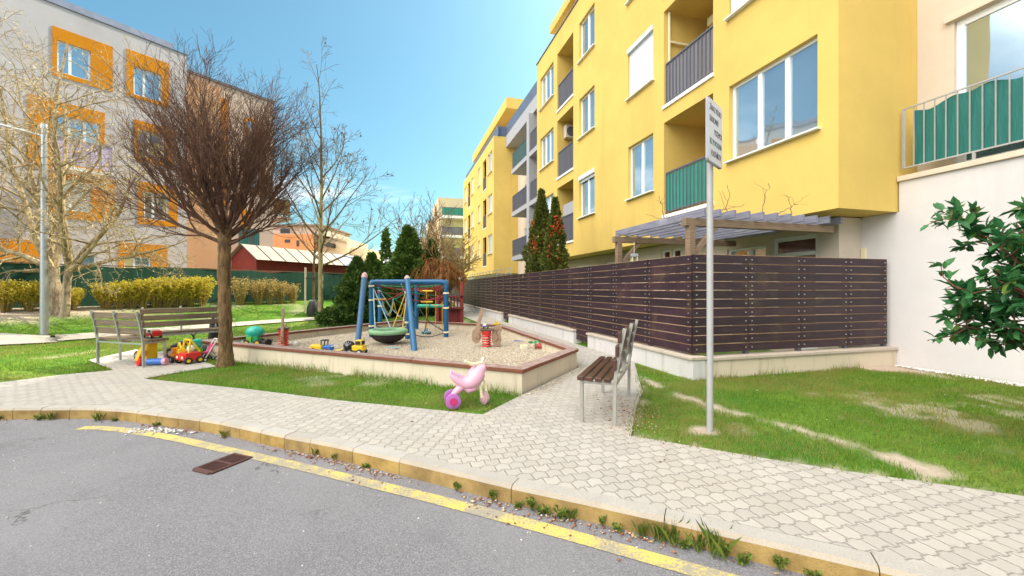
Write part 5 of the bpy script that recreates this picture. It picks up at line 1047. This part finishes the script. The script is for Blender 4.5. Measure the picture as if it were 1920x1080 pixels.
# brown globe-headed tree in front of the sandpit
def trunk_mesh(base, top, r0, r1, flare=1.35, n=14, lean=(0,0), bump=.06, segs=14):
    mb = MB(); base = Vector(base); top = Vector(top); P = []; r = []
    for i in range(segs+1):
        t = i/segs; P.append(base.lerp(top, t)+Vector((math.sin(t*5+1)*.012, math.cos(t*4)*.012, 0))*(1 if i else 0)); r.append((r0+(r1-r0)*t)*(1+(flare-1)*math.exp(-t*14))*(1+rng.uniform(-bump, bump)))
    mb.tube(P, r, n); return mb
tr = thing('globe_tree', 'round headed leafless tree with dense dark red twigs at the sandpit front corner', 'tree', (-4.95, 7.07, 0))
trunk_mesh((-4.95,7.07,-.1), (-4.93,7.07,2.42), (.104), .094, 1.75, 18, bump=.09, segs=26).build('trunk', M['bark'], tr, smooth=True)
S = dict(seg=[7,6,5,4], jit=[.065,.085,.12,.15], up=[.035,.05,.06,.05], tip=[.25,.3,.3,.3], kids=[10,7,5], start=[.14,.12,.12], ang=[(12,34),(14,38),(15,46)], len=[.62,.60,.55], rad=[.55,.6,.62])
out = []
for k in range(27):
    a = k*2.39996+rng.uniform(-.2,.2); t = (k+.5)/27; inc = R(4+76*t**.95); d = Vector((math.sin(inc)*math.cos(a), math.sin(inc)*math.sin(a), math.cos(inc)))
    p0 = Vector((-4.93, 7.07, 2.44-.38*t*rng.uniform(.5,1)))+Vector((math.cos(a), math.sin(a), 0))*.05; S['up'][0] = .03+.085*t
    grow(p0, d, (2.1-.42*t)*rng.uniform(.85,1.12), rng.uniform(.019,.036), 0, S, out)
limbs(out, minr=.0018).build('crown', M['twig'], tr, fix=False)
# pale many-stemmed tree on the left
px_, py_ = -13.1, 11.9; pz_ = float(hz(px_, py_))
tr = thing('pale_tree', 'large leafless tree with pale cream bark and drooping twigs beside the street lamp', 'tree', (px_, py_, pz_))
mb = trunk_mesh((px_-.10,py_,pz_-.1), (px_-.2,py_,pz_+1.35), .17, .14, 1.3); mb2 = trunk_mesh((px_+.16,py_-.05,pz_-.1), (px_+.28,py_,pz_+1.3), .10, .09, 1.3); k = len(mb.v); mb.v += mb2.v; mb.f += [[i+k for i in f] for f in mb2.f]; mb.build('trunk', M['palebark'], tr, smooth=True)
S = dict(seg=[9,7,6,4], jit=[.10,.16,.20,.24], up=[.06,.0,-.05,-.06], tip=[.2,.25,.3,.4], kids=[10,7,4], start=[.15,.15,.1], ang=[(30,70),(30,75),(30,80)], len=[.52,.55,.5], rad=[.5,.55,.6])
out = []
for a, inc, L, r in ((0.2,12,6.6,.10),(1.6,18,6.2,.09),(2.9,30,5.2,.09),(3.6,62,3.8,.085),(4.4,26,5.6,.09),(5.2,40,4.6,.085),(6.0,58,4.0,.085),(.4,74,3.0,.07),(2.3,66,3.4,.07),(3.1,80,3.2,.07),(5.7,80,2.9,.07)):
    d = Vector((math.sin(R(inc))*math.cos(a), math.sin(R(inc))*math.sin(a)*.8, math.cos(R(inc)))); grow(Vector((px_+(.28 if math.cos(a) > 0 else -.2), py_, pz_+1.25)), d, L, r, 0, S, out)
cw = limbs(out, minr=.005).build('crown', M['palebark2'], tr, fix=False)
def cards(pts, size, asp, m, parent, name, updir=None, jit=1.0, zf=1.0):
    """a cloud of small leaf-shaped faces at pts"""
    n = len(pts); P = np.asarray(pts, float); d = nr.normal(0, 1, (n, 3))*jit
    if updir is not None: d = d+updir
    d /= np.linalg.norm(d, axis=1, keepdims=True); s = np.cross(d, nr.normal(0, 1, (n, 3))); s /= np.linalg.norm(s, axis=1, keepdims=True)+1e-9
    L = (size*nr.uniform(.6, 1.35, n))[:, None]; w = L*asp
    V = np.stack([P, P+d*L*.45+s*w, P+d*L, P+d*L*.45-s*w], 1).reshape(-1, 3)
    return npmesh(name, V, np.arange(4*n).reshape(-1, 4), m, parent)
ends = [P[-1] for P, r, lv in out if lv >= 2]; mids = [P[len(P)//2] for P, r, lv in out if lv == 3]
pts = [tuple(rng.choice(ends if rng.random() < .5 else mids)+rv(.05)) for _ in range(4500)]
cards(pts, .06, .22, M['bud'], cw, 'buds', np.array([0, 0, -.6]))
# thin young plane tree
tr = thing('young_tree', 'slender leafless young tree with ascending limbs standing behind the sandpit', 'tree', (-6.85, 14.64, 0))
mb = trunk_mesh((-6.85,14.64,-.1), (-6.78,14.64,5.0), .10, .055, 1.25, 10); mb.build('trunk', M['planebark'], tr, smooth=True)
S = dict(seg=[8,6,5,3], jit=[.06,.09,.12,.15], up=[.07,.06,.04,.02], tip=[.2,.25,.3,.4], kids=[6,5,3], start=[.25,.2,.2], ang=[(22,50),(22,55),(25,60)], len=[.48,.5,.5], rad=[.5,.55,.6]); out = []
grow(Vector((-6.78,14.64,4.9)), Vector((.0,0,1)), 4.1, .055, 0, S, out)
for k in range(15):
    a = k*2.4+.5; t = (k+.5)/15; z = 2.0+3.6*t; inc = R(64-30*t); d = Vector((math.sin(inc)*math.cos(a), math.sin(inc)*math.sin(a), math.cos(inc))); grow(Vector((-6.85+.07*z/5, 14.64, z)), d, 3.4-1.7*t, .042-.016*t, 0, S, out)
cw = limbs(out, minr=.005).build('crown', M['planetwig'], tr, fix=False)
mb = MB(); ends = [P[-1] for P, r, lv in out if lv in (1, 2)]
for k in range(46): p = rng.choice(ends); mb.ball(p-Vector((0,0,.09)), .035, 6, 5); mb.tube([p, p-Vector((0,0,.08))], .004, 3)
mb.build('seed_balls', M['stem'], cw)['kind'] = 'stuff'
# staked sapling
tr = thing('staked_sapling', 'young sapling tied between two pale stakes before the green mesh fence', 'sapling', (-8.3, 17.2, float(hz(-8.3,17.2))))
zb = float(hz(-8.3, 17.2)); mb = MB(); mb.tube([(-8.3,17.2,zb-.1),(-8.3,17.2,zb+2.0),(-8.25,17.2,zb+3.0)], [.05,.045,.03], 8); mb.build('trunk', M['bark'], tr, smooth=True)
out = []
for k in range(9): a = k*2.4; grow(Vector((-8.27,17.2,zb+1.9+k*.12)), Vector((math.cos(a)*.6, math.sin(a)*.6, 1)).normalized(), 1.7, .022, 1, S, out)
limbs(out, minr=.005).build('crown', M['planetwig'], tr, fix=False)
for x in (-8.62, -7.98): mb = MB(); mb.tube([(x,17.1,zb-.1),(x+.02,17.1,zb+1.95)], .038, 8); mb.build('stake', M['p_cream_w'], tr, smooth=True)
mb = MB(); mb.bar((-8.62,17.1,zb+1.5),(-7.98,17.1,zb+1.5),.05); mb.build('tie', M['p_black'], tr)
wb = thing('watering_bag', 'black watering bag wrapped round the foot of the staked sapling', 'bag', (-8.25, 17.0, zb)); mb = MB(); mb.tube([(-8.25,17.0,zb-.05),(-8.25,17.0,zb+.2),(-8.22,17.0,zb+.5),(-8.24,17.0,zb+.62)], [.22,.24,.17,.08], 12); mb.build('sack', M['p_black'], wb, smooth=True); mb = MB(); mb.tube([(-8.24,17.0,zb+.55),(-8.24,17.0,zb+.60)], .14, 10); mb.build('strap', M['midgrey'], wb)
# conifers
def conifer(label, x, y, h, w, kind, m, n=5200, size=.16, z0=0, gaps=.25, name='conifer', trunk=True, grp=None):
    t = thing(name, label, 'conifer', (x, y, z0), grp); mb = MB(); mb.tube([(x,y,z0-.1),(x,y,z0+h*.85)], [w*.10+.02,.012], 7); mb.build('trunk', M['bark'], t, smooth=True)
    u = nr.random(n); ph = nr.uniform(0, 2*np.pi, n); zz_ = u**(1.25 if kind == 'cone' else .95)
    if kind == 'cone': prof = (1-zz_)**.8*(.55+.45*np.clip(zz_*9, 0, 1))
    elif kind == 'column': prof = np.sqrt(np.clip(1-(zz_*1.02-.28)**2/.58, 0.02, 1))*np.clip((1-zz_)*2.2, .06, 1)**.6
    else: prof = np.clip(1-zz_, .02, 1)**.9*(.35+.65*nr.random(n))
    lobe = 1+.16*np.sin(ph*3+zz_*9)+.14*np.sin(ph*5-zz_*17+1.3)+.10*np.sin(zz_*38+ph*2)
    rr = w*prof*lobe*np.clip(1-np.abs(nr.normal(0, gaps*.55, n)), .15, 1)
    P = np.stack([x+rr*np.cos(ph), y+rr*np.sin(ph), z0+.03+zz_*h], -1); up = np.stack([np.cos(ph)*.75, np.sin(ph)*.75, np.full(n, .9 if kind != 'cone' else .35)], -1)
    c = cards(P, size, .30, m, t, 'crown', up, .55); return t
conifer('broad dark conifer with a ragged pointed top behind the climbing frame', -5.1, 20.2, 4.25, 1.45, 'cone', M['conifer'], 9000, .24)
conifer('rounded dark green thuja right behind the left sandpit edge', -5.8, 15.4, 2.4, .60, 'column', M['conifer2'], 9000, .15, gaps=.18)
conifer('middle sized thuja between the rounded thuja and the dark conifer', -6.15, 18.0, 2.75, .55, 'column', M['conifer'], 7000, .18)
conifer('thin airy conifer showing sky through its branches', -6.6, 21.5, 4.3, .95, 'airy', M['conifer'], 1000, .22)
conifer('narrow conifer hidden behind the right side of the dark conifer', -4.1, 21.0, 3.7, .75, 'cone', M['conifer2'], 5000, .2)
conifer('low dark evergreen hedge plant at the right end of the green mesh fence', -8.0, 21.6, 2.3, .6, 'column', M['conifer'], 5000, .2, z0=.3)
def bush_ball(name, label, c, r, m, n, size, cat, grp=None):
    t = thing(name, label, cat, (c[0], c[1], 0), grp); d = nr.normal(0, 1, (n, 3)); d /= np.linalg.norm(d, axis=1, keepdims=True); q = 1-np.abs(nr.normal(0, .16, n)); lb = 1+.15*np.sin(d[:, 0]*7)+.12*np.sin(d[:, 1]*9+1)+.1*np.sin(d[:, 2]*8)
    P = np.array(c)+d*np.array(r)*(q*lb)[:, None]; P[:, 2] = np.maximum(P[:, 2], .02); cards(P, size, .35, m, t, 'foliage', d, .6)
    mb = MB()
    for k in range(7): a = k*.9; mb.tube([(c[0],c[1],-.05),(c[0]+r[0]*.5*math.cos(a),c[1]+r[1]*.5*math.sin(a),c[2]+r[2]*.4)], [.02,.008], 5)
    mb.build('stems', M['stem'], t); return t
bush_ball('dark_bush', 'low rounded dark bush at the foot of the young plane tree', (-6.35,14.75,.28), (.55,.45,.34), M['conifer2'], 3600, .10, 'bush')
# twin cypress behind the fence
for lb, px, s_, o_, h, w, n in (('taller of the two slim cypresses with orange berries rising above the fence', 1015, 0, 4.98, 4.75, .50, 12000), ('shorter slim cypress with orange berries standing on the facade side', 1041, 0, 5.0, 4.2, .38, 8500)):
    u = (px-960)/770; Y_ = o_/(D2.x*u+D2.y); X_ = u*Y_; t = conifer(lb, X_, Y_, h, w, 'column', M['thuja'], n, .11, gaps=.12, name='cypress')
    pts = []
    for k in range(7):
        a = rng.uniform(3.3, 5.6); z = rng.uniform(.45, .85)*h; q = Vector((X_+w*.95*math.cos(a)*(1.15-z/h*.6), Y_+w*.95*math.sin(a)*(1.15-z/h*.6), z)); pts += [tuple(q+Vector((rng.gauss(0,.05), rng.gauss(0,.05), rng.gauss(0,.14)))) for _ in range(34)]
    cards(pts, .075, .35, M['berry'], t, 'berries'); bpy.data.objects[max((o.name for o in t.children if o.name.startswith('berries')))]['kind'] = 'stuff'
# bare trees behind the playground
def bare_tree(name, label, x, y, h, n, spread, m, S, r=.05, tr_h=.8, dens=.006):
    t = thing(name, label, 'tree', (x, y, 0)); mb = trunk_mesh((x,y,-.1), (x,y,tr_h), r*1.5, r*1.2, 1.3, 8); mb.build('trunk', M['bark'], t, smooth=True); out = []
    for k in range(n): a = k*2.4; inc = R(spread*math.sqrt((k+.5)/n)); grow(Vector((x,y,tr_h-.05)), Vector((math.sin(inc)*math.cos(a), math.sin(inc)*math.sin(a), math.cos(inc))), h*rng.uniform(.7,1), r*.7, 0, S, out)
    limbs(out, minr=dens).build('crown', m, t, fix=False); return t
S1 = dict(seg=[7,5,4], jit=[.08,.12,.15], up=[.05,.05,.04], tip=[.2,.3,.4], kids=[9,6], start=[.2,.15], ang=[(18,45),(20,50)], len=[.5,.5], rad=[.5,.6])
bare_tree('bare_tree', 'thin leafless tree with fine upright twigs above the dark conifer', -5.15, 24.5, 4.6, 9, 30, M['stem'], S1, .06, 1.8, .010)
bare_tree('bare_tree', 'broad golden leafless shrub tree before the cream far block', -3.6, 22.0, 3.3, 20, 42, M['goldtwig'], S1, .06, .9, .014)
S2 = dict(seg=[6,8,8], jit=[.08,.10,.08], up=[.02,-.30,-.42], tip=[.4,.4,.5], kids=[14,8], start=[.3,.05], ang=[(20,60),(10,40)], len=[.75,.85], rad=[.4,.7])
bare_tree('weeping_willow', 'small weeping tree with hanging orange brown twigs beside the far fence', -3.35, 19.4, 1.2, 13, 70, M['willow'], S2, .05, 1.75, .009)
# yellow green bushes along the mesh fence: three builds, copied
def forsythia(seed, m, n=2600, label='bush'):
    t = thing('budding_bush', label, 'bush', (0,0,0), 'budding bushes along the mesh fence'); mb = MB(); P = []
    for k in range(64):
        a = rng.uniform(0, 6.28); r0 = rng.uniform(0, .10); r1 = rng.uniform(.1, .40); h = rng.uniform(.6, .98); p = Vector((r0*math.cos(a), r0*math.sin(a), -.03)); q = Vector((r1*math.cos(a), r1*math.sin(a), h))
        pts = [p, p.lerp(q, .4)+rv(.02), p.lerp(q, .75)+rv(.02), q]; mb.tube(pts, [.008,.007,.005,.003], 4, cap=False)
        for j in range(n//64): u = .38+.62*rng.random()**.75; P.append(tuple(p.lerp(q, u)+rv(.030)))
    mb.build('stems', M['drygold'], t, fix=False); cards(P, .055, .35, M[m], t, 'foliage', np.array([0,0,.5])); return t
f1, f2, f3 = forsythia(1, 'forsythia'), forsythia(2, 'forsythia'), forsythia(3, 'drygold', 900)
used = set()
spots = [(8,575,f1,.95),(55,576,f2,.95),(97,577,f1,.85),(137,577,f2,.75),(198,577,f1,.90),(222,577,f2,.92),(246,576,f1,.98),(268,576,f2,1.06),(291,575,f1,1.10),(313,575,f2,1.12),(335,574,f1,1.15),(356,573,f2,1.16),(377,573,f1,1.18),(450,570,f3,1.12),(485,569,f3,1.05),(506,568,f3,1.1),(526,568,f3,1.0),(549,567,f3,.9)]
names = ['yellow green budding bush at the far left edge before the green mesh','second yellow green budding bush from the left edge, left of the lamp','yellow green budding bush just behind the street lamp pole','small budding bush directly right of the pale tree trunk']
for i, (x, y, o, s) in enumerate(spots):
    u = (x-960)/770; Yb = 17.9/(.8288*-u+.5596); loc = (u*Yb, Yb, float(hz(u*Yb, Yb))-.02); c = o if o not in used else copy_tree(o); used.add(o)
    lab = names[i] if i < 4 else (('yellow green bush packed into the long clipped hedge row', 'x')[0] if i < 13 else ['dry golden vase shaped bush standing alone right of the brown trunk','dry golden bush at the left of the trio by the mesh fence','dry golden bush in the middle of the trio by the mesh fence','dry golden bush at the right of the trio by the mesh fence','small dry golden bush left of the staked sapling'][i-13])
    put(c, loc, rng.uniform(0, 6.28), (s, s, s*(.95 if i < 13 else 1.0)), lab)
# glossy evergreen shrub on the right
ls = thing('evergreen_shrub', 'glossy broad leaved evergreen shrub with brown stems before the beige wall', 'shrub', (4.85, 3.3, 0)); mb = MB(); tips = []
for k in range(38):
    p = Vector((4.85+rng.uniform(-.06,.06), 3.3+rng.uniform(-.06,.06), -.03)); q = Vector((4.38+rng.uniform(-.62,.62), 3.25+rng.uniform(-.5,.5), rng.uniform(1.02, 2.08))); m_ = p.lerp(q, .55)+Vector((.16,0,.18))
    mb.tube([p, p.lerp(m_, .6)+rv(.02), m_, m_.lerp(q, .5)+rv(.04), q], [.022,.018,.014,.010,.005], 6)
    for j in range(10): b = m_.lerp(q, rng.uniform(.2, 1)); e_ = b+Vector((rng.uniform(-.20,.18), rng.uniform(-.2,.2), rng.uniform(-.12,.2))); mb.tube([b, b.lerp(e_, .5)+rv(.015), e_], [.006,.005,.003], 5); tips.append((b, e_))
mb.build('stems', M['redstem'], ls, smooth=True)
def leaves(tips, nper, L, name, m, par, spread=1.0):
    V = []; F = []
    for b, e_ in tips:
        for k in range(nper):
            t = rng.uniform(.3, 1.05); p = b.lerp(e_, t); dd = ((e_-b).normalized()*rng.uniform(.2,1)+rv(.65)*spread+Vector((0,0,rng.uniform(-.35,.5)))).normalized(); s = dd.cross(Vector((0,0,1))+rv(.35)).normalized(); nrm = s.cross(dd); l = L*rng.uniform(.6,1.2); w = l*.22; n0 = len(V)
            V += [tuple(x) for x in (p, p+dd*l*.3+s*w+nrm*l*.04, p+dd*l*.65+s*w*.95+nrm*l*.03, p+dd*l-nrm*l*.08, p+dd*l*.65-s*w*.95+nrm*l*.03, p+dd*l*.3-s*w+nrm*l*.04, p+dd*l*.33-nrm*l*.01, p+dd*l*.66-nrm*l*.02)]
            F += [(n0,n0+1,n0+6,n0+6),(n0+1,n0+2,n0+7,n0+6),(n0+2,n0+3,n0+7,n0+7),(n0,n0+6,n0+5,n0+5),(n0+6,n0+7,n0+4,n0+5),(n0+7,n0+3,n0+4,n0+4)]
    mbx = MB(); mbx.v = V; mbx.f = [list(dict.fromkeys(f)) for f in F]; return mbx.build(name, m, par, fix=False)
leaves(tips, 13, .115, 'foliage', M['laurel'], ls); leaves(tips[::4], 3, .10, 'young_leaves', M['laurel2'], ls, .5)
# weeds at the foot of the kerb
def weed(kind):
    t = thing('weed', 'weed', 'weed', (0,0,0), 'weeds growing along the kerb'); V = []; 
    if kind == 0:      # leafy rosette with upright shoots
        mb = MB(); tp = []
        for k in range(9): a = rng.uniform(0,6.28); e_ = Vector((math.cos(a)*rng.uniform(.01,.06), math.sin(a)*rng.uniform(.01,.05), rng.uniform(.05,.12))); mb.tube([(0,0,-.01), e_*.5, e_], [.002,.0018,.001], 4); tp.append((e_*.15, e_))
        mb.build('stems', M['weed'], t); leaves(tp, 9, .035, 'leaves', M['weed'], t)
    elif kind == 1:    # grass tuft
        mb = MB()
        for k in range(34): a = rng.uniform(0,6.28); h = rng.uniform(.06,.17); l = h*rng.uniform(.15,.7); x, y = rng.gauss(0,.028), rng.gauss(0,.02); c, s = math.cos(a), math.sin(a); mb.v += [(x-s*.002,y+c*.002,-.01),(x+s*.002,y-c*.002,-.01),(x+c*l*.4+s*.0016,y+s*l*.4-c*.0016,h*.6),(x+c*l,y+s*l,h),(x+c*l*.4-s*.0016,y+s*l*.4+c*.0016,h*.6)]; n0 = len(mb.v)-5; mb.f.append([n0,n0+1,n0+2,n0+3,n0+4])
        mb.build('blades', M['weed'], t, fix=False)
    else:              # low spreading leaves
        mb = MB(); tp = []
        for k in range(13): a = rng.uniform(0,6.28); e_ = Vector((math.cos(a)*rng.uniform(.03,.09), math.sin(a)*rng.uniform(.02,.06), rng.uniform(.02,.06))); mb.tube([(0,0,-.01), e_], [.002,.001], 4); tp.append((e_*.2, e_))
        mb.build('stems', M['weed'], t); leaves(tp, 6, .045, 'leaves', M['weed'], t)
    return t
ws = [weed(0), weed(1), weed(2)]; used = set()
wl_ = [(12,783,2,1.3),(70,789,2,1.2),(100,787,1,.9),(185,790,1,1),(215,790,2,.8),(292,800,2,.8),(420,821,1,.7),(595,853,0,.9),(630,861,0,.8),(690,872,2,.7),(857,917,0,.9),(925,936,0,1.05),(975,944,2,.8),(996,949,0,1.25),(1015,953,2,1.0),(1047,962,2,1.35),(1068,966,1,.7),(1128,984,0,.9),(1155,987,2,.8),(1200,1002,1,.9),(1235,1012,1,1.15),(1262,1019,1,1.3),(1290,1030,2,.9),(1310,1032,1,1.1),(1345,1042,1,1.5),(1362,1046,0,1.0),(1400,1058,2,1.0),(1463,1072,0,1.1),(1520,1083,2,.9)]
wn = {0: 'upright leafy weed at the kerb', 1: 'tuft of thin grass blades at the kerb', 2: 'low spreading broad leaved weed at the kerb'}
def wlab(i, x, k):
    place = 'beyond the drain grate' if x < 250 else 'by the white gravel spill' if x < 330 else 'close to the drain grate' if x < 440 else 'between the drain grate and the pink trike' if x < 800 else 'down from the pink trike' if x < 960 else 'down from the bench' if x < 1180 else 'down from the sign pole' if x < 1330 else 'past the sign pole'
    return wn[k]+' '+place
for i, (x, y, k, s) in enumerate(wl_):
    o = ws[k]; c = o if k not in used else copy_tree(o); used.add(k); q = g(x, y, -.12); bx = np.interp(q.x, kx, ky)
    put(c, (q.x, min(q.y, bx-.17), -.115), rng.uniform(0,6.28), s*(.62 if k != 1 else .75), wlab(i, x, k))
# ================================================================== CAMERA, SUN, SKY
cam = bpy.data.cameras.new('camera'); cam.lens = 36*770/1920; cam.sensor_width = 36; cam.clip_start = .05; cam.clip_end = 2000
co = bpy.data.objects.new('camera', cam); COL.objects.link(co); co.location = (0, 0, H); co.rotation_euler = (R(90), 0, 0); SC.camera = co
SUN_EL, SUN_AZ = 47, math.atan2(.74, .67)       # azimuth measured from +Y towards +X
sl = bpy.data.lights.new('sun', 'SUN'); sl.energy = 4.6; sl.angle = R(.5); sl.color = (1, .90, .72); so = bpy.data.objects.new('sun', sl); COL.objects.link(so)
sd = Vector((math.sin(SUN_AZ)*math.cos(R(SUN_EL)), math.cos(SUN_AZ)*math.cos(R(SUN_EL)), math.sin(R(SUN_EL)))); so.rotation_euler = sd.to_track_quat('Z', 'Y').to_euler(); so.location = sd*50
W = bpy.data.worlds.new('World'); SC.world = W; W.use_nodes = True; t = W.node_tree; bg = t.nodes['Background']
sky = t.nodes.new('ShaderNodeTexSky'); sky.sky_type = 'NISHITA'; sky.sun_disc = False; sky.sun_elevation = R(SUN_EL); sky.sun_rotation = SUN_AZ; sky.air_density = 1.0; sky.dust_density = 2.6; sky.ozone_density = 1.6
tc = t.nodes.new('ShaderNodeTexCoord'); mp = t.nodes.new('ShaderNodeMapping'); mp.inputs['Scale'].default_value = (1.0, 1.0, 4.5); nz = t.nodes.new('ShaderNodeTexNoise'); nz.inputs['Scale'].default_value = 2.6; nz.inputs['Detail'].default_value = 6
t.links.new(tc.outputs['Generated'], mp.inputs[0]); t.links.new(mp.outputs[0], nz.inputs['Vector'])
r1 = t.nodes.new('ShaderNodeMapRange'); r1.interpolation_type = 'SMOOTHSTEP'; r1.inputs[1].default_value = .53; r1.inputs[2].default_value = .72; t.links.new(nz.outputs['Fac'], r1.inputs[0])
sx = t.nodes.new('ShaderNodeSeparateXYZ'); t.links.new(tc.outputs['Generated'], sx.inputs[0])
r2 = t.nodes.new('ShaderNodeMapRange'); r2.interpolation_type = 'SMOOTHSTEP'; r2.inputs[1].default_value = .42; r2.inputs[2].default_value = .08; r2.inputs[3].default_value = 0; r2.inputs[4].default_value = 1; t.links.new(sx.outputs[2], r2.inputs[0])
mm = t.nodes.new('ShaderNodeMath'); mm.operation = 'MULTIPLY'; t.links.new(r1.outputs[0], mm.inputs[0]); t.links.new(r2.outputs[0], mm.inputs[1])
tint = t.nodes.new('ShaderNodeMix'); tint.data_type = 'RGBA'; tint.blend_type = 'MULTIPLY'; tint.inputs[0].default_value = 1; tint.inputs[7].default_value = (.62, .98, .93, 1); t.links.new(sky.outputs[0], tint.inputs[6])
mx = t.nodes.new('ShaderNodeMix'); mx.data_type = 'RGBA'; mx.inputs[7].default_value = (9.5, 9.3, 9.2, 1); t.links.new(mm.outputs[0], mx.inputs[0]); t.links.new(tint.outputs[2], mx.inputs[6])
# unseen bright cloud patch behind and overhead, added as fill light for the shade
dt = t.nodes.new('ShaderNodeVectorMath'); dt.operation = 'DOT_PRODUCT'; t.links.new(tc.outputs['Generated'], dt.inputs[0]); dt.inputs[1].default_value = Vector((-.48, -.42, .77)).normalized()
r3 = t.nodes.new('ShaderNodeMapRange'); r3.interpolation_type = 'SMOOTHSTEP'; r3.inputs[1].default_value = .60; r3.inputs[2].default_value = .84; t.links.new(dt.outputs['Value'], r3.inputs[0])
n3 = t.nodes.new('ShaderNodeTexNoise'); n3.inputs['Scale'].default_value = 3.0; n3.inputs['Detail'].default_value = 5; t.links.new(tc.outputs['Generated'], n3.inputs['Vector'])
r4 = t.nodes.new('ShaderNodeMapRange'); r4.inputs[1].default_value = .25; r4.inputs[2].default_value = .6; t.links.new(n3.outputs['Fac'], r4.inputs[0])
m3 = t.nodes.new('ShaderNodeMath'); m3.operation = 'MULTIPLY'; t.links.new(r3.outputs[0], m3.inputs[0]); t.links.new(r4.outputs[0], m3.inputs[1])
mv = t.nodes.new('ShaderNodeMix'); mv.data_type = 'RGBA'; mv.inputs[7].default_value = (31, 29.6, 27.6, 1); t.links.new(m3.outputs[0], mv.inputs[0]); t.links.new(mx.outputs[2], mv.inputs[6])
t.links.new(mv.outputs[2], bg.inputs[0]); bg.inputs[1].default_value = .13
SC.view_settings.view_transform = 'Standard'; SC.view_settings.look = 'None'; SC.view_settings.exposure = EXPO; SC.view_settings.gamma = 1
SC.render.engine = 'CYCLES'; SC.cycles.use_denoising = True; SC.cycles.max_bounces = 6; SC.cycles.diffuse_bounces = 4; SC.cycles.sample_clamp_indirect = 8
